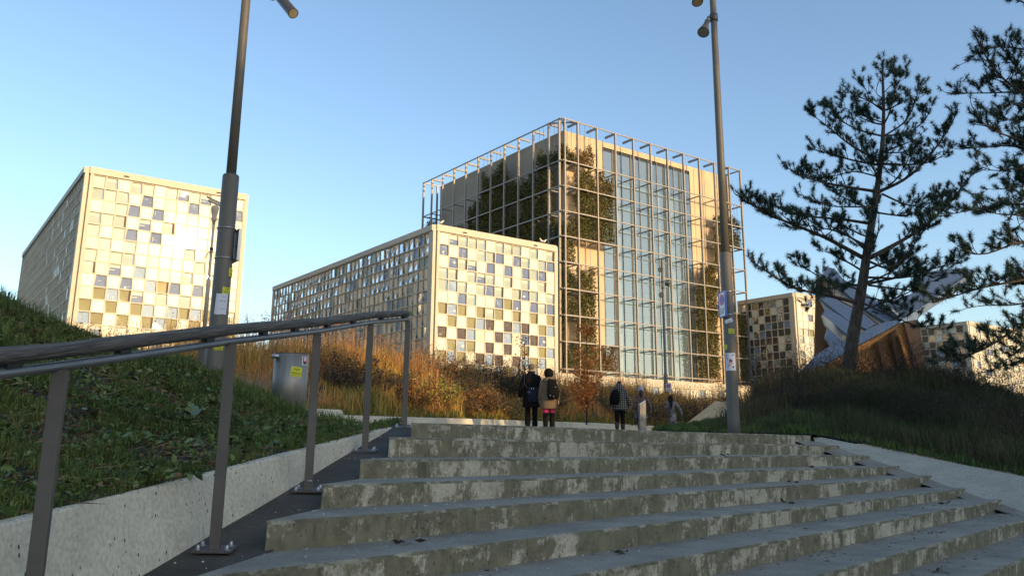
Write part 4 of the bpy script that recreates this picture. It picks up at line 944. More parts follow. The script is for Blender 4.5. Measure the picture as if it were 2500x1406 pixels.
# ================================================================== litter bin
bb = at(703, 1012, 12.0); bb[2] -= .05; rB = .243; hb = at(703, 866, 12.0)[2]-bb[2]
bn = thing('litter_bin', bb, 'round stainless steel litter bin with a yellow sticker, behind the handrail', 'litter bin'); a2 = camdir(bb)
mb = MB(); mb.lathe(bb, [(rB, 0), (rB, hb), (rB-.012, hb), (rB-.012, hb-.04)], 48); mb.build('body', MT['stainless'], bn)
mb = MB(); mb.lathe(bb, [(rB-.02, hb-.01), (rB-.006, hb+.004), (rB-.006, hb+.012), (.02, hb+.02)], 48); mb.build('lid', HOUS, bn)
hp = at(672, 869, 11.75); mb = MB(); mb.tube([hp-np.array([.055, 0, 0]), hp+np.array([.055, .0, 0])], .024, 12); mb.box(hp+np.array([0, .05, -.01]), (.09, .08, .03)); mb.build('hinge', ALU, bn)
yellow(bn, (bb[0], bb[1], at(720, 910, 12)[2]), rB, a2+.33, .165, .135, -.10)
z = at(735, 882, 12)[2]; mb = MB(); fn = wrap((bb[0], bb[1], z), rB, a2+.86); sheet(mb, fn, .11, .12, 0, .08); f2 = wrap((bb[0], bb[1], z), rB, a2+.86, .005)
sheet(mb, f2, .085, .09, 1, .08, y0=.008); f3 = wrap((bb[0], bb[1], z), rB, a2+.86, .007); sheet(mb, f3, .06, .03, 2, .2, y0=-.035); sheet(mb, f3, .05, .05, 3, .1, y0=.02); mb.build('sticker', [SWHITE, REDI, INK, PAPER], bn)
mb = MB(); mb.box((bb[0]+.15, bb[1]-.02, bb[2]-.06), (.25, .3, .12)); mb.build('plinth', MT['cwall'], bn)

# ================================================================== bollard, stone
Bb = at(1569, 1052, 22.0); Bb[2] = min(Bb[2], plaza_z(Bb[0], Bb[1])+.0)-.02
bo_ = thing('info_bollard', Bb, 'square stainless steel bollard with a slanted top, in front of the beanie walker', 'bollard')
h1 = at(1561, 988, 22)[2]-Bb[2]; h2 = at(1576, 979, 22)[2]-Bb[2]; w2 = .085; mb = MB(); ca, sa = math.cos(.25), math.sin(.25)
C4 = [(-w2, -w2*.7, h1), (w2, -w2*.7, h2), (w2, w2*.7, h2), (-w2, w2*.7, h1)]; rr_ = lambda x, y: (Bb[0]+x*ca-y*sa, Bb[1]+x*sa+y*ca)
vs = [(*rr_(x, y), Bb[2]) for x, y, _ in C4]+[(*rr_(x, y), Bb[2]+hh) for x, y, hh in C4]
mb.add(vs, [(3, 2, 1, 0), (4, 5, 6, 7)]+[(i, (i+1) % 4, 4+(i+1) % 4, 4+i) for i in range(4)]); mb.build('post', MT['stainless'], bo_, bevel=.005)
mb = MB(); mb.add([(*rr_(x*1.0, y*1.0-.002), Bb[2]+hh+.004) for x, y, hh in C4]+[(*rr_(x, y), Bb[2]+hh+.016) for x, y, hh in C4], [(3, 2, 1, 0), (4, 5, 6, 7)]+[(i, (i+1) % 4, 4+(i+1) % 4, 4+i) for i in range(4)]); mb.build('top_plate', ALU, bo_)
q = on_plane(1401, 1149, nrm, sk(2)+.12); i = 2; q = at(1401, 1150, float(q[1])); mb = MB()
mb.lathe((q[0], q[1], q[2]-.012), [(.012, 0), (.034, .012), (.040, .035), (.030, .06), (.008, .072)], 10)
tag(mb.build('stone', mat('dark_stone', (.025, .02, .018), .9, bump=1, bscale=40)), 'small dark round stone lying on the third step from the top', 'stone')
# seagulls on the roof of the middle block
GUL = mat('gull_white', (.75, .68, .60), .8); GULG = mat('gull_grey', (.35, .34, .34), .8)
cM, LrM = mid[1], mid[2]
for i, (px_, s_) in enumerate(((1078, 1), (1324, -1), (1330, 1))):
    lo, hi = 0, LrM
    for _ in range(40):
        mm_ = (lo+hi)/2
        if proj(cM+V2*mm_)[0] < px_: lo = mm_
        else: hi = mm_
    b = cM+V2*lo+UPV*.1-N2*.1; d = V2*s_
    lab = ['white gull standing on the roof edge near the left corner', 'white gull standing third along the roof edge, next to another gull', 'white gull at the right end of the roof edge'][i]
    g = thing('seagull', b, lab, 'bird', 'gulls on the roof edge of the middle block'); mb = MB()
    mb.tube([b+UPV*.26-d*.42, b+UPV*.32-d*.2, b+UPV*.36+d*.02, b+UPV*.42+d*.16, b+UPV*.56+d*.24, b+UPV*.62+d*.29, b+UPV*.60+d*.36, b+UPV*.58+d*.43], [.02, .08, .13, .11, .06, .065, .03, .01], 8); mb.build('body', GUL, g)
    mb = MB(); mb.tube([b+UPV*.30-d*.5, b+UPV*.38-d*.1+N2*.08, b+UPV*.42+d*.1+N2*.06], [.02, .07, .03], 6); mb.build('wing', GULG, g)
    for s2 in (-1, 1): mb = MB(); mb.tube([b+N2*.04*s2, b+N2*.04*s2+UPV*.28], .012, 5); mb.build('leg', CCTV, g)

# ================================================================== people
def skin_body(name, verts, edges, radii, mt, parent, root_i=0, sub=1):
    me = bpy.data.meshes.new(name); V = np.array(verts, float)-np.array(wloc(parent)); me.from_pydata(V.tolist(), edges, [])
    o = bpy.data.objects.new(name, me); COL.objects.link(o); o.parent = parent
    md = o.modifiers.new('skin', 'SKIN'); sv = me.skin_vertices[0].data
    for i, r_ in enumerate(radii): sv[i].radius = (r_, r_) if not hasattr(r_, '__len__') else r_
    sv[root_i].use_root = True; md.use_smooth_shade = True
    s_ = o.modifiers.new('sub', 'SUBSURF'); s_.levels = sub; s_.render_levels = sub
    me.materials.append(mt); return o
def person(D, px_, feet, height, label, ang=0, step=.2, arms=((.06, .02), (.06, .02)), mats=None, coat=None, coatm=None, hair=None, hairm=None, head_tilt=0, lean=0, legw=1.0, trousers=None, boots=None, skirt=None, sleeves=True, hood=None, bulk=1.0):
    base = at(px_, feet, D); base[2] = plaza_z(base[0], base[1])
    root = thing('person', base, label, 'person'); k = height/1.75; ca, sa = math.cos(ang), math.sin(ang)
    def P(x, y, z): y2 = y+lean*max(0, z-.9); return (base[0]+k*(x*ca-y2*sa), base[1]+k*(x*sa+y2*ca), base[2]+k*z)
    V = []; E_ = []; Rr = []
    def a(p, r_, link=None):
        V.append(P(*p)); Rr.append(r_*k); i = len(V)-1
        if link is not None: E_.append((link, i))
        return i
    pel = a((0, 0, .95), .125); sp = a((0, 0, 1.12), .115, pel); che = a((0, .01, 1.32), .135, sp); nb = a((0, .015, 1.46), .06, che); nk = a((0, .02, 1.53), .052, nb)
    hy = .03+head_tilt; hd = a((0, hy, 1.60), .072, nk); hd2 = a((0, hy+.005, 1.67), .085, hd); ht = a((0, hy, 1.73), .055, hd2)
    nose = a((0, hy+.095, 1.625), .018, hd); 
    for s in (-1, 1): a((s*.082, hy, 1.63), .018, hd)
    legs = []
    for s in (-1, 1):
        st = step*s; hp_ = a((s*.085, 0, .88), .095*legw, pel); kn = a((s*.095, .04+st*.45, .49), .062*legw, hp_); an = a((s*.10, -.02+st*.85, .10+(.05 if st < 0 else 0)), .042, kn)
        he = a((s*.10, -.03+st*.85, .045+(.06 if st < 0 else 0)), .04, an); a((s*.12, .13+st*.85, .03), .034, he); legs.append((hp_, kn, an))
    hands = []
    for s, (out, fwd) in zip((-1, 1), arms):
        sh = a((s*.17, .01, 1.40), .065, che); el = a((s*(.20+out), -.04+fwd*.3, 1.12), .045, sh); wr = a((s*(.215+out*1.5), .04+fwd, .88), .028, el)
        hn = a((s*(.217+out*1.5), .055+fwd, .82), .030, wr)
        for f_ in range(4): 
            g = a((s*(.217+out*1.5)+s*.004, .03+fwd+.016*f_, .775), .0085, hn); a((s*(.21+out*1.5), .035+fwd+.016*f_, .735+.006*abs(f_-1.5)), .0075, g)
        th = a((s*(.205+out*1.5), .085+fwd, .805), .010, hn); a((s*(.20+out*1.5), .10+fwd, .775), .0085, th); hands.append((sh, el, wr))
    SK = mats or MT['skin']
    skin_body('body', V, E_, Rr, SK, root)
    def ring_coat(name, rings, mt, seg=20, wob=.0):
        mb = MB(); vs = []
        for i, (z, rx, ry, cy) in enumerate(rings):
            for j in range(seg):
                t = 2*math.pi*j/seg; w_ = 1+wob*math.sin(5*t+z*9)*(1.5-z)
                vs.append(P(rx*w_*math.cos(t), cy+ry*w_*math.sin(t), z))
        n = len(rings); fs = [(i*seg+j, i*seg+(j+1) % seg, (i+1)*seg+(j+1) % seg, (i+1)*seg+j) for i in range(n-1) for j in range(seg)]
        mb.add(vs, fs, 0, True); mb.add(vs[:seg], [tuple(range(seg))[::-1]]); mb.add(vs[-seg:], [tuple(range(seg))]); return mb
    if coat:
        mb = ring_coat('coat', coat, coatm, wob=.05)
        if sleeves:
            for sh, el, wr in hands:
                s3 = [np.array(V[i]) for i in (sh, el, wr)]; mb.tube([s3[0]*.8+np.array(V[che])*.2+np.array([0, 0, .03*k]), s3[0], (s3[0]+s3[1])/2, s3[1], (s3[1]+s3[2])/2, s3[2]], [.05*k, .078*k*bulk, .072*k*bulk, .062*k*bulk, .056*k*bulk, .052*k*bulk], 12)
        mb.build('coat', coatm, root)
    if trousers:
        mb = MB()
        for hp_, kn, an in legs:
            s3 = [np.array(V[i]) for i in (hp_, kn, an)]; mb.tube([s3[0]+np.array([0, 0, .06]), s3[0], s3[0]*.4+s3[1]*.6, s3[1], (s3[1]+s3[2])/2, s3[2]+np.array([0, 0, -.02])], [.10*k, .105*k*legw, .088*k*legw, .075*k*legw, .068*k, .066*k], 12)
        mb.build('trousers', trousers, root)
    if boots:
        bm, hgt = boots; mb = MB()
        for i, (hp_, kn, an) in enumerate(legs):
            K_, A_ = np.array(V[kn]), np.array(V[an]); d = (K_-A_)/np.linalg.norm(K_-A_); heel = np.array(V[an+1]); toe = np.array(V[an+2])
            mb.tube([A_+d*hgt*k, A_+d*hgt*.5*k, A_, heel-np.array([0, 0, .035*k])], [.082*k, .078*k, .072*k, .05*k], 12)
            mb.tube([heel-np.array([0, 0, .01]), (heel+toe)/2-np.array([0, 0, .005]), toe], [.048*k, .045*k, .036*k], 10)
        mb.build('boots', bm, root)
    if skirt: ring_coat('skirt', skirt[0], skirt[1]).build('skirt', skirt[1], root)
    if hair:
        mb = MB(); seg = 18; vs = []
        for z, rx, ry, cy in hair:
            for j in range(seg):
                t = 2*math.pi*j/seg; vs.append(P(rx*math.cos(t), hy+cy+ry*math.sin(t), z))
        n = len(hair); mb.add(vs, [(i*seg+j, i*seg+(j+1) % seg, (i+1)*seg+(j+1) % seg, (i+1)*seg+j) for i in range(n-1) for j in range(seg)], 0, True)
        mb.add(vs[:seg], [tuple(range(seg))[::-1]]); mb.add(vs[-seg:], [tuple(range(seg))]); mb.build('hair' if hairm[1] == 'hair' else hairm[1], hairm[0], root)
    if hood: ring_coat('collar', hood[0], hood[1]).build('collar', hood[1], root)
    return root, P, k, V, hands
MT['skin'] = mat('skin', (.45, .26, .18), .6)
BLK = mat('black_cloth', (.010, .009, .009), .95, 0, .1); NAVY = mat('navy_cloth', (.012, .014, .026), .8, 0, .2); TAN = mat('tan_wool', (.16, .105, .06), .95, var=.15, scale=12)
MAG = mat('magenta_tights', (.45, .02, .11), .8); GREYW = mat('grey_wool', (.26, .235, .24), .95, var=.15, scale=10); HAIRG = mat('grey_brown_hair', (.11, .085, .07), .9, var=.2, scale=20)
BROWNL = mat('brown_leather', (.05, .022, .012), .6)
def plaid(name, dark, light, s=9.):
    M = bpy.data.materials.new(name); M.use_nodes = True; n = M.node_tree; b = n.nodes['Principled BSDF']; L = n.links.new; b.inputs['Roughness'].default_value = .95
    tc = n.nodes.new('ShaderNodeTexCoord'); fac = []
    for ax_ in ('X', 'Z'):
        w_ = n.nodes.new('ShaderNodeTexWave'); w_.bands_direction = ax_; w_.inputs['Scale'].default_value = s/ (2*math.pi)*2; w_.inputs['Distortion'].default_value = .4; L(tc.outputs['Object'], w_.inputs['Vector']); fac.append(w_.outputs['Fac'])
    m_ = n.nodes.new('ShaderNodeMath'); m_.operation = 'ADD'; L(fac[0], m_.inputs[0]); L(fac[1], m_.inputs[1])
    cr = n.nodes.new('ShaderNodeValToRGB'); e = cr.color_ramp.elements; e[0].position = .40; e[0].color = (*dark, 1); e[1].position = .85; e[1].color = (*light, 1)
    m2 = n.nodes.new('ShaderNodeMath'); m2.operation = 'MULTIPLY'; m2.inputs[1].default_value = .5; L(m_.outputs[0], m2.inputs[0]); L(m2.outputs[0], cr.inputs[0]); L(cr.outputs[0], b.inputs['Base Color']); return M
PLA = plaid('plaid_wool', (.02, .018, .016), (.27, .24, .19), 13.); PLB = plaid('blue_plaid', (.03, .032, .05), (.22, .23, .28), 12.)
PAT = mat('patterned_jacket', (.30, .17, .13), .9, col2=(.015, .014, .02), scale=26, detail=2)
# 1 man in long black coat with navy shoulder bag
r1, P1, k1, V1p, h1_ = person(23.3, 1297, 1041, 1.80, 'person in a long black coat and black trousers, seen from behind', .0, .10, ((.07, .03), (.05, 0)),
    coat=[(.60, .235, .17, -.01), (.80, .235, .165, -.01), (1.0, .215, .15, 0), (1.2, .225, .15, .0), (1.36, .235, .14, .0), (1.44, .19, .12, .0), (1.49, .10, .095, .01), (1.56, .085, .09, .02)], coatm=BLK,
    trousers=BLK, boots=(BLK, .12), hair=[(1.60, .070, .055, -.035), (1.64, .088, .085, -.022), (1.69, .092, .095, -.012), (1.735, .078, .08, -.008), (1.765, .035, .04, 0)], hairm=(HAIRG, 'hair'), bulk=1.1)
def bag(name, P, pts_r, m_, label, loc, group=None, strap=None, clips=()):
    g = thing(name, loc, label, 'bag', group); mb = MB(); vs = []; seg = 16
    for z, rx, ry, cx, cy in pts_r:
        for j in range(seg):
            t = 2*math.pi*j/seg; q = lambda v: math.copysign(abs(v)**.6, v); vs.append(P(cx+rx*q(math.cos(t)), cy+ry*q(math.sin(t)), z))
    n = len(pts_r); mb.add(vs, [(i*seg+j, i*seg+(j+1) % seg, (i+1)*seg+(j+1) % seg, (i+1)*seg+j) for i in range(n-1) for j in range(seg)], 0, True); mb.add(vs[:seg], [tuple(range(seg))[::-1]]); mb.add(vs[-seg:], [tuple(range(seg))])
    mb.build('body', m_, g)
    if strap:
        for s_ in strap: mb = MB(); mb.tube([P(*p) for p in s_], .017, 6); mb.build('strap', m_, g)
    for c in clips: mb = MB(); mb.box(P(*c), (.018, .008, .022)); mb.build('buckle', MT['bolt'], g)
    return g
bag('shoulder_bag', P1, [(.74, .16, .05, .09, -.20), (.80, .205, .07, .10, -.215), (.95, .21, .075, .10, -.215), (1.07, .19, .065, .09, -.21), (1.12, .15, .045, .07, -.2)], NAVY, 'large navy shoulder bag hanging behind the person in the long black coat', P1(.1, -.2, .9),
    strap=[[(-.10, -.19, 1.05), (-.20, -.155, 1.22), (-.19, -.05, 1.46), (-.10, .06, 1.48)]], clips=((-.10, -.21, 1.0), (.0, -.285, 1.08), (.05, -.285, 1.08), (-.06, -.29, .98)))
# 2 woman in tan coat
r2, P2, k2, V2p, h2_ = person(22.9, 1340, 1046, 1.64, 'person in a tan coat and black hat walking beside the black coat', .0, .05, ((.03, .03), (.04, .0)),
    coat=[(.62, .235, .19, 0), (.70, .25, .20, 0), (.95, .235, .17, 0), (1.2, .215, .155, 0), (1.35, .215, .145, 0), (1.44, .175, .13, 0), (1.50, .12, .12, .0)], coatm=TAN, trousers=MAG, legw=1.05, boots=(BLK, .40),
    hood=([(1.40, .17, .12, -.06), (1.47, .165, .13, -.05), (1.52, .12, .11, -.03)], TAN), hair=[(1.50, .085, .075, -.03), (1.56, .125, .12, -.025), (1.64, .138, .14, -.015), (1.72, .118, .12, -.01), (1.77, .07, .075, 0), (1.79, .02, .02, 0)], hairm=(BLK, 'knit_hat'), bulk=1.1)
bag('backpack', P2, [(.88, .11, .06, .10, -.24), (.94, .17, .10, .12, -.27), (1.10, .18, .12, .12, -.28), (1.28, .15, .11, .10, -.26), (1.42, .10, .07, .07, -.21), (1.46, .05, .04, .06, -.18)], BLK, 'black rucksack on the back of the tan coat', P2(.12, -.25, 1.1),
    strap=[[(-.02, -.2, 1.38), (.0, -.17, 1.46), (.06, -.05, 1.50)], [(.2, -.2, 1.36), (.2, -.12, 1.44), (.18, -.02, 1.48)]], clips=((.18, -.40, 1.22), (.02, -.385, .98), (.12, -.40, .95)))
# 3 plaid coat
r3, P3, k3, V3p, h3_ = person(29.2, 1514, 1051, 1.73, 'hunched person in a black and white plaid coat walking with a dark backpack', -.15, .12, ((.05, .1), (.10, .05)), head_tilt=.04, lean=.12,
    coat=[(.74, .27, .19, 0), (.82, .27, .19, 0), (1.0, .25, .17, 0), (1.2, .24, .165, 0), (1.36, .235, .155, 0), (1.44, .19, .14, .0), (1.52, .13, .12, .01)], coatm=PLA, trousers=BLK, legw=1.1, boots=(BROWNL, .16),
    hood=([(1.44, .18, .14, -.03), (1.52, .17, .15, -.02), (1.60, .12, .12, .0), (1.66, .08, .08, .01)], PLA), hair=[(1.57, .075, .07, 0), (1.64, .088, .09, 0), (1.70, .085, .088, 0), (1.755, .05, .05, 0)], hairm=(mat('brown_hair', (.05, .03, .02), .9), 'hair'), bulk=1.35)
bag('backpack', P3, [(.92, .12, .06, -.17, -.22), (.98, .17, .10, -.17, -.25), (1.15, .18, .12, -.17, -.27), (1.32, .15, .10, -.15, -.25), (1.42, .08, .06, -.13, -.2)], BLK, 'black backpack on the plaid coat', P3(-.17, -.25, 1.15), strap=[[(-.1, -.2, 1.36), (-.1, -.1, 1.46), (-.1, .02, 1.48)]])
# 4 beanie
r4, P4, k4, V4p, h4_ = person(31, 1567, 1052, 1.58, 'person in a pale lilac beanie and patterned jacket behind the steel bollard', -.1, .12, ((.06, .0), (.12, .12)),
    coat=[(.82, .20, .15, 0), (.98, .215, .16, 0), (1.2, .21, .15, 0), (1.36, .205, .14, 0), (1.44, .16, .12, 0), (1.50, .10, .10, 0)], coatm=PAT, trousers=BLK, boots=(BROWNL, .2),
    skirt=([(.52, .26, .22, 0), (.6, .25, .21, 0), (.9, .17, .13, 0)], PLB), hair=[(1.60, .095, .10, -.01), (1.66, .10, .105, -.01), (1.76, .095, .10, -.01), (1.82, .07, .075, -.01), (1.85, .03, .03, 0)], hairm=(mat('lilac_knit', (.42, .38, .46), .95), 'beanie'), bulk=1.15)
mb = MB(); mb.tube([P4(0, -.05, 1.64), P4(0, -.10, 1.5), P4(.02, -.15, 1.38)], [.07*k4, .085*k4, .05*k4], 10); mb.build('hair', mat('dark_brown_hair', (.03, .018, .012), .8), r4)
# 5 grey coat
r5, P5, k5, V5p, h5_ = person(39.5, 1640, 1046, 1.68, 'person with long black hair in a long belted grey coat, near the slim mast', -.1, .1, ((.05, .02), (.20, .1)),
    coat=[(.28, .26, .2, 0), (.5, .245, .19, 0), (.8, .215, .165, 0), (1.05, .17, .13, 0), (1.09, .165, .125, 0), (1.2, .20, .145, 0), (1.36, .215, .145, 0), (1.44, .18, .13, 0), (1.50, .10, .10, 0)], coatm=GREYW, trousers=BLK, boots=(BLK, .2),
    hair=[(1.36, .14, .07, -.07), (1.50, .15, .11, -.04), (1.60, .115, .11, -.02), (1.68, .10, .105, -.01), (1.74, .08, .085, 0), (1.77, .03, .03, 0)], hairm=(BLK, 'hair'), bulk=1.1)
mb = MB(); mb.tube([P5(0, -.10, 1.50), P5(-.01, -.17, 1.36), P5(-.01, -.18, 1.18), P5(-.015, -.17, 1.10)], [.10*k5, .085*k5, .055*k5, .02*k5], 10); mb.build('ponytail', BLK, r5)
mb = MB(); seg = 20; vs = [P5(rx*math.cos(2*math.pi*j/seg), ry*math.sin(2*math.pi*j/seg), z) for z, rx, ry in ((1.04, .178, .138), (1.10, .176, .136)) for j in range(seg)]
mb.add(vs, [(j, (j+1) % seg, seg+(j+1) % seg, seg+j) for j in range(seg)], 0, True); mb.build('belt', GREYW, r5)
bag('handbag', P5, [(.62, .10, .05, -.29, .05), (.66, .13, .07, -.29, .05), (.84, .11, .055, -.29, .05)], BROWNL, 'dark brown handbag held in the left hand of the grey coat', P5(-.29, .05, .7), strap=[[(-.36, .05, .83), (-.30, .06, .93), (-.22, .05, .83)]])

# ================================================================== vegetation
GR = [(.035, .055, .010), (.06, .10, .015), (.10, .16, .025), (.15, .19, .04), (.18, .15, .05), (.24, .18, .09)]
MT['grass'] = mat('short_grass', GR[1], .7, rnd=GR)
MT['weed'] = mat('weed_leaves', GR[2], .55, rnd=[(.04, .07, .014), (.07, .12, .025), (.11, .17, .04), (.18, .21, .09)])
MT['litterleaf'] = mat('dead_leaves', (.10, .06, .03), .85, rnd=[(.04, .025, .012), (.10, .055, .025), (.17, .11, .05), (.25, .18, .09)])
MT['drygrass'] = mat('dry_grass', (.2, .1, .03), .8, rnd=[(.12, .15, .03), (.21, .18, .035), (.42, .28, .05), (.58, .31, .06), (.54, .22, .05), (.34, .155, .06), (.24, .13, .07), (.42, .31, .17)])
MT['dimgrass'] = mat('mound_grass', (.06, .06, .03), .85, rnd=[(.03, .045, .012), (.045, .06, .017), (.07, .065, .025), (.12, .09, .04), (.055, .04, .02)])
MT['twig'] = mat('dark_twigs', (.045, .032, .024), .85, var=.3, scale=3)
MT['bark'] = mat('pine_bark', (.11, .085, .065), .9, col2=(.035, .028, .022), scale=5, stretch=(4, 4, .8), bump=1.0, bscale=18)
MT['needle'] = mat('pine_needles', (.02, .045, .025), .6, rnd=[(.010, .028, .018), (.018, .045, .024), (.03, .065, .03), (.09, .07, .03)])
# --- left bank: grass, weeds, dead leaves. Bare soil patches where the noise is low
def band(name, G, n, h, w, lean, m_, vr, ur=(0, 1), seg=2, patch=None, lo=-.1, hi=.25, kind='stuff', label=None, cat='grass', tintf=None):
    P = gsample(G, int(n*1.6) if patch else n, vr, ur)
    if patch:
        f = fnoise(P, patch, n*.01); keep = RNG.random(len(P)) < np.clip((f-lo)/(hi-lo), .04, 1); P = P[keep][:n]
    rc = tintf(P) if tintf else None
    o = blades(name, P, h, w, lean, m_, seg=seg, rcol=rc); tag(o, label, cat, None, kind); return o
tl = lambda P: .30+.35*fnoise(P, .9, 4.)
band('grass', LB, 130000, .09, .0055, 1.2, MT['grass'], (.0, .62), patch=2.2, lo=-.28, hi=.15, tintf=tl, label='short dark grass on the left bank')
band('grass', LB, 30000, .05, .007, 1.6, MT['grass'], (.0, .62), tintf=lambda P: .15+.2*RNG.random(len(P)), label='low trampled grass on the left bank')
band('grass', LB, 16000, .15, .008, .7, MT['grass'], (.42, .66), patch=1.2, lo=-.3, hi=.1, tintf=tl, label='longer grass along the ridge of the left bank')
band('grass', LB, 9000, .07, .006, .5, MT['grass'], (.0, .045), patch=2.0, lo=-.4, hi=.1, tintf=lambda P: .35+0*P[:, 0], label='green grass fringe behind the left wall')
def weeds(name, G, n, per, size, vr, m_, label, spread=.07, up_=.03, seed=0, patch=1.5, aspect=.5, ur=(0, 1)):
    C = gsample(G, n*2, vr, ur); f = fnoise(C, patch, seed+7.); C = C[np.argsort(-(f+.35*RNG.random(len(C))))][:n]
    P = np.repeat(C, per, 0)+RNG.normal(0, 1, (n*per, 3))*np.array([spread, spread, up_*.5]); P[:, 2] += up_
    cs = np.repeat(.5+.9*RNG.random(n), per)
    V = leaves6(P, size*cs, flat=.5, aspect=aspect+.15, curl=.5)
    return tag(tri_mesh(name, V, 7, LF6, m_, np.clip(np.repeat(RNG.random(n), per)*.8+.2*RNG.random(n*per), 0, 1)), label, 'weeds', None, 'stuff')
weeds('weeds', LB, 560, 10, .05, (.0, .6), MT['weed'], 'broad weed leaves in the bank grass', .06, .03)
weeds('weeds', LB, 1500, 8, .024, (.0, .62), MT['weed'], 'small clover like leaves in the bank grass', .07, .02, 3.)
weeds('dead_leaves', LB, 1500, 4, .036, (.0, .6), MT['litterleaf'], 'dead leaves and bits of straw lying on the bank', .06, .012, 9.)
P = gsample(LB, 5000, (0, .6)); V = leaves(P+np.array([0, 0, .02]), .16, flat=.85, aspect=.035); tag(tri_mesh('straw', V, 4, LF, MT['litterleaf'], .5+.5*RNG.random(len(P))), 'dry straw on the bank', 'straw', None, 'stuff')
# a few big pale burdock leaves
for di, (px_, py_, D, s) in enumerate(sorted(((455, 1068, 8.0, .20), (480, 1075, 7.9, .18), (300, 945, 8.2, .16), (520, 950, 8.9, .15), (548, 985, 8.9, .14), (215, 1070, 6.2, .15), (470, 1000, 8.2, .12), (330, 955, 8.2, .12)))):
    i = ((LB[:, :, 0]-at(px_, py_, D)[0])**2+(LB[:, :, 1]-D)**2).argmin(); c = LB.reshape(-1, 3)[i]+np.array([0, 0, .06]); mb = MB(); a = random.random()*6
    rim = [c+np.array([math.cos(a+t)*s*.5*(.75+.25*math.cos(t)), math.sin(a+t)*s*.5*.8, .02*math.sin(2*t)+.03*math.cos(t+1)-.0]) for t in np.linspace(0, 2*math.pi, 14, endpoint=False)]
    mb.add([c+np.array([0, 0, -.015])]+rim, [(0, j+1, (j+1) % 14+1) for j in range(14)], 0, True); mb.tube([c-np.array([0, 0, .08]), c], .004, 4)
    tag(mb.build('dock_leaf', mat('dock_leaf', (.11, .15, .075), .6, var=.2, scale=20)), 'broad pale dock leaf on the left grass bank, %s from the left' % ['first', 'second', 'third', 'fourth', 'fifth', 'sixth', 'seventh', 'eighth'][di], 'leaf', 'broad dock leaves on the left bank')
# gutter crumbs and leaf litter on the treads
def scatter_quads(name, P, s, m_, label, cat): V = leaves(P, s, flat=.97, aspect=.6); return tag(tri_mesh(name, V, 4, LF, m_, RNG.random(len(P))), label, cat, None, 'stuff')
P = []
for k in range(11):
    n = 230; t = RNG.random(n); s = RNG.random(n)**.5*.5+.03
    P.append(Ls[k][None]+(Rs[k]-Ls[k])[None]*t[:, None]+nv_[None]*s[:, None]+np.array([[0, 0, .004]]))
P = np.vstack(P); scatter_quads('gravel_bits', P[:1500], .016, mat('pale_grit', (.45, .45, .42), .9), 'pale grit scattered on the steps', 'grit')
V = leaves(P[1500:2300]+RNG.normal(0, .003, (800, 3)), .045, flat=.97, aspect=.12); tag(tri_mesh('twig_litter', V, 4, LF, MT['twig'], RNG.random(800)), 'tiny dark twigs lying on the steps', 'twigs', None, 'stuff')
for j, (k, t, s) in enumerate(((6, .86, .3), (4, .62, .3), (5, .55, .35), (3, .75, .3), (5, .12, .3), (7, .7, .3), (8, .6, .3), (2, .6, .35), (6, .3, .4), (7, .25, .3))):
    c = Ls[k]+(Rs[k]-Ls[k])*t+nv_*s+np.array([0, 0, .012]); V = leaves(c[None]+RNG.normal(0, .03, (7, 3))*np.array([1, 1, .1]), .07, flat=.8, aspect=.4)
    tag(tri_mesh('fallen_leaf', V, 4, LF, MT['litterleaf'], .1*RNG.random(7)), 'dark curled leaf lying on step %s from the top, %s' % (['one', 'two', 'three', 'four', 'five', 'six', 'seven', 'eight', 'nine'][k], 'at its left end' if t < .2 else 'left of the middle' if t < .5 else 'near the middle' if t < .6 else 'right of the middle' if t < .8 else 'near its right end'), 'leaf', 'fallen leaves on the steps')
# --- hill grasses
def tint_hill(P):
    # orange brown in the middle, green near the edging wall, darker brown to the sides
    x = np.array([proj(p)[0] for p in P[:: max(1, len(P)//len(P))]])
    f = fnoise(P, .45, 2.); g = fnoise(P, 1.3, 8.)
    side = np.clip(np.abs((P[:, 0]+2.5))/9, 0, 1)
    return np.clip(.46+.42*f+.2*g-.12*side, 0, 1)
band('tall_grass', HL, 70000, .45, .016, .55, MT['drygrass'], (.02, .58), (.08, .86), patch=.7, lo=-.6, hi=.1, tintf=tint_hill, label='tall dry brown and orange grass covering the hill')
band('tall_grass', HL, 20000, .85, .014, .30, MT['drygrass'], (.25, .58), (.08, .86), patch=.5, lo=-.2, hi=.2, tintf=lambda P: .55+.35*fnoise(P, .6, 1.), label='taller reddish stems on the hill crest')
band('grass', HL, 24000, .18, .016, .7, MT['drygrass'], (.0, .10), (.1, .80), tintf=lambda P: .06+.1*RNG.random(len(P)), label='green grass along the edging wall')
# seed heads on stalks
P = gsample(HL, 2600, (.2, .52), (.1, .85)); H_ = .7+.5*RNG.random(len(P)); tip = P+np.stack([RNG.normal(0, .07, len(P)), RNG.normal(0, .07, len(P)), H_], 1)
Q = np.repeat(tip, 7, 0)+RNG.normal(0, 1, (len(P)*7, 3))*np.array([.02, .02, .10]); tag(tri_mesh('seed_heads', leaves(Q, .05, aspect=.4), 4, LF, MT['drygrass'], .45+.4*RNG.random(len(Q))), 'seed heads of the tall hill grass', 'seed heads', None, 'stuff')
# --- right mound grasses
band('grass', RM, 30000, .11, .009, .6, MT['grass'], (.0, .36), (0, .34), tintf=lambda P: .28+.25*fnoise(P, .8), label='green grass tongue at the top of the stairs')
band('tall_grass', RM, 52000, .42, .011, .7, MT['dimgrass'], (.02, .62), (.30, 1), patch=.8, lo=-.6, hi=.1, tintf=lambda P: .35+.5*fnoise(P, .7, 5.), label='rough grass on the right mound')
band('grass', RM, 22000, .14, .010, .9, MT['grass'], (.0, .2), (.2, 1), tintf=lambda P: .35+.4*fnoise(P, 1.1, 5.), label='short grass behind the right wall')
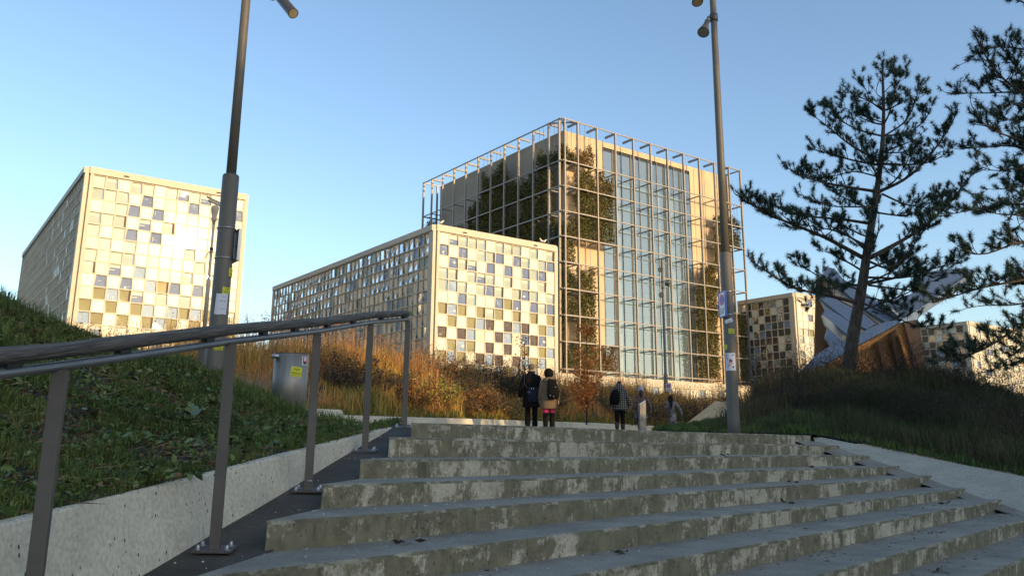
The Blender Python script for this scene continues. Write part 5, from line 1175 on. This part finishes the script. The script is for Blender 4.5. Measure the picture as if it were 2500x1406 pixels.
# --- shrubs: tangled bare twigs with a few leaves
def shrub(name, c, hgt, rad, nst, label, group=None, leafm=None, nleaf=0, lsize=.05, tw=None, thick=.007, lean=.6, cat='shrub', lr=None):
    root = thing(name, c, label, cat, group); mb = MB(); tips = []
    for i in range(nst):
        a = random.random()*6.283; el = random.uniform(.25, 1.); r_ = random.random()**.5*rad*.35
        p = np.array(c)+np.array([math.cos(a)*r_, math.sin(a)*r_, -.05]); d = np.array([math.cos(a)*lean*random.random(), math.sin(a)*lean*random.random(), el]); L_ = hgt*random.uniform(.6, 1.1)
        pts = [p.copy()]; n = 6
        for j in range(n):
            d = d+np.array([random.gauss(0, .22), random.gauss(0, .22), random.gauss(-.05, .14)]); d /= np.linalg.norm(d); p = p+d*L_/n; pts.append(p.copy())
        mb.tube(pts, [thick*(1-.75*j/n) for j in range(n+1)], 4, cap=False, sm=True); tips += pts[2:]
        for j in (2, 3, 4, 5):
            for _ in range(2):
                q = pts[j]; e = d+np.array([random.gauss(0, .8), random.gauss(0, .8), random.gauss(.1, .5)]); e /= np.linalg.norm(e); l2 = L_*random.uniform(.15, .35)
                q2 = q+e*l2*.5; q3 = q2+(e+np.array([random.gauss(0, .4), random.gauss(0, .4), .1]))*l2*.5; mb.tube([q, q2, q3], [thick*.45, thick*.35, thick*.15], 3, cap=False); tips += [q2, q3]
    mb.build('stems', tw or MT['twig'], root)
    if nleaf:
        T = np.array(tips)[RNG.integers(0, len(tips), nleaf)]+RNG.normal(0, .05*hgt, (nleaf, 3))
        tri_mesh('leaves', leaves(T, lsize), 4, LF, leafm or MT['litterleaf'], (RNG.random(nleaf) if lr is None else np.clip(lr+.2*RNG.standard_normal(nleaf), 0, 1)), root)
    return root
def ground_of(G, px_, py_, D):
    q = at(px_, py_, D); i = ((G[:, :, 0]-q[0])**2+(G[:, :, 1]-q[1])**2).argmin(); return G.reshape(-1, 3)[i]
MT['darkleaf'] = mat('shrub_leaves_dark', (.03, .03, .02), .8, rnd=[(.02, .024, .016), (.045, .04, .025), (.075, .05, .03), (.12, .06, .03)])
MT['rustleaf'] = mat('shrub_leaves_rust', (.2, .08, .03), .7, rnd=[(.16, .07, .02), (.36, .15, .03), (.50, .22, .05), (.55, .30, .07)])
MT['oakleaf'] = mat('oak_leaves_orange', (.4, .12, .03), .7, rnd=[(.45, .12, .02), (.65, .20, .03), (.72, .28, .05), (.55, .16, .04)])
MT['yelleaf'] = mat('shrub_leaves_yellow', (.3, .3, .05), .7, rnd=[(.14, .17, .03), (.26, .27, .04), (.42, .36, .05), (.55, .40, .08)])
MT['olivleaf'] = mat('shrub_leaves_olive', (.1, .1, .03), .7, rnd=[(.05, .06, .015), (.10, .10, .025), (.18, .14, .04), (.26, .16, .04)])
ORD = ['first', 'second', 'third', 'fourth', 'fifth', 'sixth', 'seventh', 'eighth', 'ninth', 'tenth', 'eleventh', 'twelfth', 'thirteenth', 'fourteenth', 'fifteenth', 'sixteenth', 'seventeenth', 'eighteenth']
hs = [(860, 985, 21.5, 1.0, 1.1, MT['darkleaf'], .75), (930, 960, 23, .95, 1.1, MT['darkleaf'], .6), (1120, 940, 27, 1.0, 1.3, MT['olivleaf'], .6), (1180, 925, 30, 1.2, 1.4, MT['darkleaf'], .3), (1230, 945, 30, 1.5, 1.5, MT['darkleaf'], .2), (1275, 965, 30.5, 1.3, 1.3, MT['darkleaf'], .3),
      (1325, 985, 31, 1.1, 1.3, MT['darkleaf'], .3), (1540, 960, 36, 1.5, 1.6, MT['darkleaf'], .2), (1590, 965, 38, 1.6, 1.7, MT['darkleaf'], .3), (1660, 985, 41, 1.5, 1.7, MT['darkleaf'], .4), (1720, 990, 42, 1.5, 1.7, MT['darkleaf'], .4), (1485, 955, 35, 1.3, 1.5, MT['olivleaf'], .3),
      (1060, 988, 24, .8, 1.2, MT['yelleaf'], .6), (1140, 992, 25.5, .9, 1.2, MT['rustleaf'], .6), (1210, 1000, 27, .8, 1.1, MT['olivleaf'], .8), (1000, 985, 23, .8, 1.2, MT['rustleaf'], .6), (800, 930, 22.5, .9, 1.0, MT['rustleaf'], .4), (1080, 930, 29, 1.1, 1.2, MT['rustleaf'], .5)]
hs.sort(key=lambda h: h[0])
for i, (px_, py_, D, hg, rd, lm, lr) in enumerate(hs):
    c = ground_of(HL, px_, py_, D); shrub('shrub', c, hg*1.05, rd, 46, 'wild half bare shrub in the tall hill grass, %s from the left' % ORD[i], 'wild shrubs on the hill', lm, 2600, .06, thick=.010, lr=lr, lean=.9)
# pale fluffy grass tuft left of the bin
c = ground_of(HL, 610, 960, 18.5); P = c+RNG.normal(0, 1, (2200, 3))*np.array([.55, .4, .0]); g = blades('grass_tuft', P, .55, .008, .9, mat('pale_tuft', (.2, .16, .12), .8, rnd=[(.12, .09, .06), (.24, .19, .14), (.33, .28, .22)]))
tag(g, 'pale dry grass tuft between the left lamp post and the bin', 'grass')
# the oak sapling
def sapling(c, hgt, label, m_, nleaf, seed, lsize=.11, lowdense=True):
    random.seed(seed); root = thing('sapling_tree', c, label, 'tree'); mb = MB(); tr = [np.array(c)+np.array([.05*math.sin(t*3), .04*math.cos(t*2), hgt*t]) for t in np.linspace(-.03, 1, 9)]
    mb.tube(tr, [.035*(1-.85*t) for t in np.linspace(0, 1, 9)], 6, cap=False); T = []; Wt = []
    for i in range(34):
        t = random.uniform(.08, .97); b = np.array(c)+np.array([.05*math.sin(t*3), .04*math.cos(t*2), hgt*t]); a = random.random()*6.283; L_ = hgt*.26*(1.15-t*.75)*random.uniform(.6, 1.1)
        d = np.array([math.cos(a), math.sin(a), random.uniform(.3, .9)]); pts = [b]
        for j in range(4): pts.append(pts[-1]+d/np.linalg.norm(d)*L_/4); d = d+np.array([random.gauss(0, .25), random.gauss(0, .25), random.gauss(.1, .2)])
        mb.tube(pts, [.012, .010, .008, .005, .003], 4, cap=False)
        for p in pts[1:]: T.append(p); Wt.append((1.6 if t < .42 else .45) if lowdense else 1)
    mb.build('trunk', MT['twig'], root); Wt = np.array(Wt)/sum(Wt); idx = RNG.choice(len(T), nleaf, p=Wt)
    tri_mesh('crown', leaves(np.array(T)[idx]+RNG.normal(0, .10, (nleaf, 3)), lsize, aspect=.6), 4, LF, m_, RNG.random(nleaf), root); return root
c = at(1432, 1010, 28.5); c[2] = ground_of(HL, 1432, 1010, 29)[2]; sapling(c, 3.1, 'young oak sapling with orange autumn leaves at the foot of the tower', MT['oakleaf'], 1500, 11)
c = ground_of(HL, 1285, 985, 30); sapling(c, 2.6, 'thin nearly bare sapling with a few red leaves above the black coat walker', MT['oakleaf'], 170, 12, .09, False)
# --- right mound brambles
random.seed(21)
ms = [(1830, 985, 23), (1870, 975, 22.6), (1905, 965, 22.3), (1950, 955, 22.2), (2000, 955, 21.8), (2050, 950, 21.5), (2110, 950, 21.3), (2170, 955, 21.2), (2230, 958, 21), (2290, 965, 20.8), (2350, 985, 20.6), (2410, 1000, 20.5), (2470, 1010, 20.3), (2520, 1015, 20),
      (1860, 1010, 20.8), (1930, 1005, 20.2), (2010, 1010, 19.6), (2090, 1015, 19.1), (2170, 1025, 18.6), (2260, 1040, 17.9), (2350, 1055, 17.2), (2440, 1075, 16.6), (2520, 1090, 16)]
for i, (px_, py_, D) in enumerate(ms):
    c = ground_of(RM, px_, py_, D); hg = (1.55 if i < 14 else 1.15)*random.uniform(.85, 1.15)
    shrub('bramble_shrub', c, hg, 1.1, 40, 'tangled dark bramble shrub on the right mound, %s from the left in the %s row' % (ORD[i if i < 14 else i-14], 'upper' if i < 14 else 'lower'), 'bramble shrubs on the right mound', MT['darkleaf'], 320 if i < 6 else 700, .035, thick=.006, lean=1.1, lr=.35)

# --- pines
Zp = lambda x, y: (1750+x/2.344, 100+y/2.344)
Z3 = lambda x, y: (1780+x/3.125, 600+y/3.125)
def pine(name, trunk, branches, label, D0, seed, thick0, crown_seed=0, extra=10, dens=1.0):
    random.seed(seed); rg = np.random.default_rng(seed); base = at(*trunk[0][:2], D0); root = thing(name, base, label, 'tree'); TR = [at(x, y, D0+dd) for x, y, dd in trunk]
    T2 = resample(TR, 24, True); n = len(T2); rad = [thick0*(1-.88*(i/(n-1))**.75) for i in range(n)]; rad[0] *= 1.25
    mb = MB(); mb.tube(T2, rad, 14, cap=True); mb.build('trunk', MT['bark'], root)
    wood = MB(); tufts = []; nd = []
    def tuft(p, d, s=1.): tufts.append((p, d/np.linalg.norm(d), s))
    def twig(p, d, L_, r_, lvl=0):
        pts = [p]; d = d/np.linalg.norm(d); k = 5
        for j in range(k):
            d = d+np.array([random.gauss(0, .14), random.gauss(0, .14), .11+random.gauss(0, .10)]); d /= np.linalg.norm(d); pts.append(pts[-1]+d*L_/k)
        wood.tube(pts, [r_*(1-.6*j/k) for j in range(k+1)], 4, cap=False)
        tuft(pts[-1], d, 1.15); 
        if random.random() < .6: tuft(pts[-2], d, .9)
        if L_ > .35 and lvl < 2:
            for j in (2, 3, 4):
                if random.random() < .62:
                    e = d+np.array([random.gauss(0, .75), random.gauss(0, .75), random.gauss(.15, .35)]); twig(pts[j], e, L_*random.uniform(.35, .6), r_*.55, lvl+1)
    out = []
    for br in branches:
        pts, dd, r0_ = br; m_ = len(pts); P = [at(x, y, D0+dd*(i/(m_-1))**.9+ (trunk_dd if False else 0)) for i, (x, y) in enumerate(pts)]
        B_ = resample(P, 14, True); k = len(B_); wood.tube(B_, [r0_*(1-.78*i/(k-1)) for i in range(k)], 7, cap=False)
        LL_ = np.linalg.norm(np.diff(B_, axis=0), axis=1).sum(); nt_ = max(4, int(LL_*11.5*dens*(.45+r0_/.085)))
        for _ in range(nt_):
            t = random.uniform(.22, .98); i = min(int(t*(k-1)), k-2); p = B_[i]*(1-(t*(k-1)-i))+B_[i+1]*(t*(k-1)-i); d = B_[i+1]-B_[i]; d = d/np.linalg.norm(d)
            e = d*.6+np.array([random.gauss(0, .6), random.gauss(0, .6), random.gauss(.35, .38)]); twig(p, e, random.uniform(.18, .60)*(1.15-.45*t), r0_*.30*(1-.4*t)+.003)
        twig(B_[-1], B_[-1]-B_[-2], .3, r0_*.25)
    for _ in range(extra):    # branches toward and away from the camera
        i = random.randint(6, 20); a = random.uniform(0, 6.283) if extra > 10 else random.choice((-1, 1))*random.uniform(1.1, 2.0); e = np.array([math.cos(a), math.sin(a), random.uniform(.15, .5)]); L_ = 2.3*(1.1-i/25); p = T2[i]; pts = [p]
        for j in range(6): e = e+np.array([random.gauss(0, .12), random.gauss(0, .12), .06]); e /= np.linalg.norm(e); pts.append(pts[-1]+e*L_/6)
        wood.tube(pts, [.030*(1-.7*j/6) for j in range(7)], 6, cap=False)
        for j in range(1, 7):
            for _q in range(2): twig(pts[j], e+np.array([random.gauss(0, .8), random.gauss(0, .8), random.gauss(.2, .3)]), random.uniform(.25, .5), .008)
    wood.build('branches', MT['bark'], root)
    # needles: each tuft a brush of thin blades around its twig tip
    nn = 56; A = np.array([t[0] for t in tufts]); Dn = np.array([t[1] for t in tufts]); S_ = np.array([t[2] for t in tufts])*(.8+.4*rg.random(len(tufts))); N_ = len(A)
    d = rg.standard_normal((N_, nn, 3)); d /= np.linalg.norm(d, axis=2)[:, :, None]; d = d*.95+Dn[:, None]*.55; d /= np.linalg.norm(d, axis=2)[:, :, None]
    o = A[:, None]-Dn[:, None]*(rg.random((N_, nn, 1))*.13)*S_[:, None, None]; L_ = (.065+.06*rg.random((N_, nn, 1)))*S_[:, None, None]
    w_ = np.cross(d, rg.standard_normal((N_, nn, 3))); w_ /= np.linalg.norm(w_, axis=2)[:, :, None]; w_ *= .005
    V = np.stack([o-w_, o+w_, o+d*L_], 2).reshape(-1, 3, 3)
    hz = np.clip((A[:, 2]-(T2[-1][2]-1.1))/1.1, 0, 1); rr = np.clip(np.repeat(.1+.55*rg.random(N_)+.25*hz*rg.random(N_), nn)+.1*rg.random(N_*nn), 0, 1)
    tri_mesh('needles', V, 3, [(0, 1, 2)], MT['needle'], rr, root); print('tufts', N_); return root
trk = [(2064, 985, 0), (2070, 900, 0), (2087, 790, 0), (2108, 690, 0), (2112, 640, 0)]+[(*Zp(x, y), 0) for x, y in ((885, 1050), (915, 880), (935, 720), (950, 600), (958, 430), (952, 250), (948, 165))]
zl = lambda L_: [Zp(*p) for p in L_]
BR = [(zl([(835, 1240), (600, 1110), (400, 1040), (200, 945), (110, 880)]), -1.0, .060), (zl([(870, 1045), (720, 1020), (560, 1010), (400, 990), (310, 930)]), .8, .045), (zl([(900, 860), (700, 830), (560, 800), (400, 740), (385, 705)]), -.6, .045),
      (zl([(925, 710), (800, 690), (650, 650), (560, 620)]), .7, .038), (zl([(930, 690), (750, 590), (650, 500), (540, 420)]), -.5, .038), (zl([(945, 545), (800, 510), (680, 440), (620, 390)]), .5, .03),
      (zl([(950, 390), (860, 340), (780, 300), (745, 300)]), -.3, .022), (zl([(950, 400), (880, 350), (850, 270), (810, 215)]), .3, .022),
      ([Z3(*p) for p in ((990, 440), (750, 375), (500, 335), (300, 210), (165, 110))], -1.2, .05), (zl([(850, 1170), (700, 1090), (550, 1060), (450, 1050)]), 1.2, .03), ([Z3(*p) for p in ((985, 300), (850, 300), (700, 250), (560, 150), (500, 120))], .8, .035), ([Z3(*p) for p in ((960, 420), (850, 400), (720, 360), (620, 470))], -.4, .02),
      (zl([(880, 1240), (1050, 1150), (1200, 1060), (1340, 920), (1450, 780)]), .6, .062), (zl([(930, 860), (1060, 810), (1170, 720), (1330, 510), (1370, 420)]), -.6, .048), (zl([(955, 705), (1130, 710), (1250, 690), (1350, 610)]), .7, .034),
      (zl([(960, 545), (1100, 530), (1200, 450), (1230, 380)]), -.4, .028), (zl([(965, 540), (1080, 470), (1140, 350), (1160, 240)]), .5, .028), (zl([(955, 370), (1020, 290), (1060, 190)]), -.3, .02), (zl([(945, 875), (1080, 940), (1250, 960), (1290, 1000)]), -1.0, .03),
      (zl([(870, 1260), (1000, 1320), (1130, 1170), (1200, 1060)]), -1.1, .035), (zl([(860, 1390), (1050, 1350), (1250, 1300), (1400, 1260)]), .9, .04), ([Z3(*p) for p in ((1010, 430), (1150, 500), (1300, 560), (1450, 620), (1600, 640))], -1.3, .028), ([Z3(*p) for p in ((1050, 280), (1250, 200), (1400, 40))], .5, .03),
      ([Z3(*p) for p in ((1060, 300), (1300, 330), (1500, 350), (1620, 380))], -.6, .03), (zl([(948, 300), (945, 220), (950, 120)]), 0, .018), (zl([(960, 470), (860, 440), (700, 370), (650, 380)]), 1.0, .02), (zl([(940, 640), (1080, 640), (1150, 590), (1180, 620)]), -1.0, .024), (zl([(930, 780), (780, 740), (700, 770), (530, 790)]), 1.3, .024),
      (zl([(905, 950), (780, 950), (640, 950), (480, 880)]), -1.2, .028), (zl([(900, 980), (1100, 1010), (1250, 900), (1320, 880)]), 1.4, .028), (zl([(955, 330), (900, 310), (940, 200), (1000, 130)]), .2, .012), (zl([(955, 300), (1000, 250), (1080, 220), (1090, 160)]), .2, .014),
      ([Z3(*p) for p in ((1030, 200), (900, 120), (780, 60), (700, 20))], .9, .032), ([Z3(*p) for p in ((1060, 180), (1200, 120), (1330, 130), (1480, 180))], 1.1, .032), ([Z3(*p) for p in ((1000, 380), (1180, 420), (1300, 440), (1420, 500))], .6, .028), ([Z3(*p) for p in ((1010, 340), (880, 300), (760, 330), (700, 400))], -1.2, .026), ([Z3(*p) for p in ((1050, 240), (1300, 250), (1560, 200), (1700, 210))], -.5, .034)]
pine('pine_tree', trk, BR, 'open crowned pine tree with a leaning dark trunk in front of the pavilion', 21.2, 5, .205, dens=1.15, extra=15)
trk2 = [(2700, 1150, 0), (2690, 900, 0), (2660, 600, 0), (2640, 350, 0), (2610, 100, 0), (2590, -150, 0), (2580, -320, 0)]
off = lambda L_: L_
B2 = [([(2600, 300), *zl([(1758, 310), (1600, 190), (1540, 100), (1500, 10)])], -1, .045), ([(2640, 260), *zl([(1758, 285), (1600, 300), (1450, 300), (1330, 300)])], .6, .035), ([(2650, 420), *zl([(1758, 570), (1640, 540), (1500, 480), (1460, 370)])], -.6, .04), ([(2650, 440), *zl([(1758, 600), (1550, 600), (1400, 620)])], .8, .035),
      ([(2660, 560), *zl([(1758, 920), (1650, 930), (1450, 970), (1290, 1000)])], .4, .04), ([(2660, 640), *zl([(1758, 1130), (1650, 1180), (1480, 1250), (1390, 1180)])], -.7, .04), ([(2670, 740), *zl([(1758, 1380), (1600, 1390), (1500, 1400)])], .5, .03),
      ([(2670, 640), *[Z3(*p) for p in ((2250, 270), (2050, 290), (1850, 330), (1700, 400), (1560, 430))]], -.9, .04), ([(2690, 760), *[Z3(*p) for p in ((2250, 610), (2150, 640), (2000, 770), (1830, 850), (1600, 870))]], -1.4, .042), ([(2690, 830), *[Z3(*p) for p in ((2250, 860), (2150, 900), (1960, 960))]], .5, .03),
      ([(2650, 120), *zl([(1758, 60), (1650, 20), (1500, 50), (1430, 120)])], .3, .035), ([(2640, 40), (2500, 10), (2440, -20)], .8, .03), ([(2640, 330), *zl([(1758, 440), (1650, 470), (1540, 400)])], 1.1, .025), ([(2650, 480), *zl([(1758, 720), (1640, 740), (1560, 760), (1480, 700)])], -.2, .03), ([(2655, 520), *zl([(1758, 820), (1680, 850), (1580, 850)])], 1.0, .03),
      ([(2640, 250), *zl([(1758, 200), (1700, 150), (1660, 60)])], -.8, .03), ([(2660, 600), *zl([(1758, 1000), (1690, 990), (1600, 1000), (1520, 960)])], -1.2, .03), ([(2670, 700), *[Z3(*p) for p in ((2250, 440), (2130, 470), (1950, 440), (1800, 480))]], .9, .03), ([(2640, 240), *zl([(1758, 370), (1680, 360), (1620, 400)])], -1.3, .02), ([(2700, 800), *[Z3(*p) for p in ((2250, 740), (2200, 800), (2080, 900))]], -1, .03)]
pine('pine_tree', trk2, B2, 'second pine tree reaching into the picture from the right edge', 17.5, 9, .2, dens=1.15, extra=3)

# ================================================================== added behind the camera, toward the sun: ridge and crowns shaped to shade the stairs
hs_ = np.array([math.sin(R(SUN_AZ)), math.cos(R(SUN_AZ)), 0]); ws_ = np.array([-hs_[1], hs_[0], 0])
def SQ(p_, q_, z): v = hs_*p_+ws_*q_; return np.array([v[0], v[1], z])
shade_ridge = [[SQ(p_, q_, z) for q_ in np.linspace(-9, 46, 12)] for p_, z in ((22, -.3), (34, 5.0), (46, 13.5), (52, 15.2), (60, 13), (90, -.5))]
DG = loft(shade_ridge, 60, 30, 1.2, .12, px=False); tag(grid_obj('hill', DG, MT['earth']), kind='structure')  # this hill is an added, unseen ridge that blocks the low sun
# added sun-blocking crowns with gaps for the lit patches: (q, height of centre above the camera's eye, radius q, radius z)
CR = [(-3, 14.8, 3.5, 4.8), (1.5, 15, 3.0, 4.8), (5.5, 14.7, 3.0, 4.7), (9.5, 14.8, 3.0, 4.6), (13.2, 14.6, 2.8, 4.6), (18.6, 21.2, 2.6, 2.2), (23.5, 15.6, 2.6, 3.4), (27.5, 15.8, 2.6, 3.4), (22.5, 19.6, 3.2, 3.0), (25, 17.5, 3.4, 4.6), (30.5, 16.0, 3.0, 4.0), (34.5, 19.8, 3.0, 2.9), (38.5, 18.6, 3.6, 4.0), (42.5, 17.5, 3, 4)]
Pw = []
for q_, zc, rq, rz in CR:
    n = int(420*rq*rz/10); u = RNG.standard_normal((n, 3)); u /= np.linalg.norm(u, axis=1)[:, None]; u *= (RNG.random(n)**.4)[:, None]
    Pw.append((hs_*50)[None]+ws_[None]*(q_+u[:, 0]*rq)[:, None]+hs_[None]*(u[:, 1]*3.5)[:, None]+UPV[None]*(EYE+zc+u[:, 2]*rz)[:, None])
Pw = np.vstack(Pw); V = leaves(Pw, 1.1, aspect=.8); o = tri_mesh('sun_blocker_trees', V, 4, LF, MT['plants'], RNG.random(len(Pw))*.3); tag(o, 'added leaf clumps behind the viewpoint that block the sun', 'trees', None, 'stuff')
mb = MB()
for q_, zc, rq, rz in CR:
    for j in range(3): b = SQ(50+random.uniform(-2, 2), q_+random.uniform(-rq, rq)*.6, 9); mb.tube([b, b+np.array([.2, 0, (EYE+zc-9)*.6]), b+np.array([0, .3, EYE+zc-9])], [.22, .18, .08], 6, cap=False)
tag(mb.build('sun_blocker_trees', MT['bark']), 'trunks under the added sun-blocking leaf clumps behind the viewpoint', 'trees', None, 'stuff')
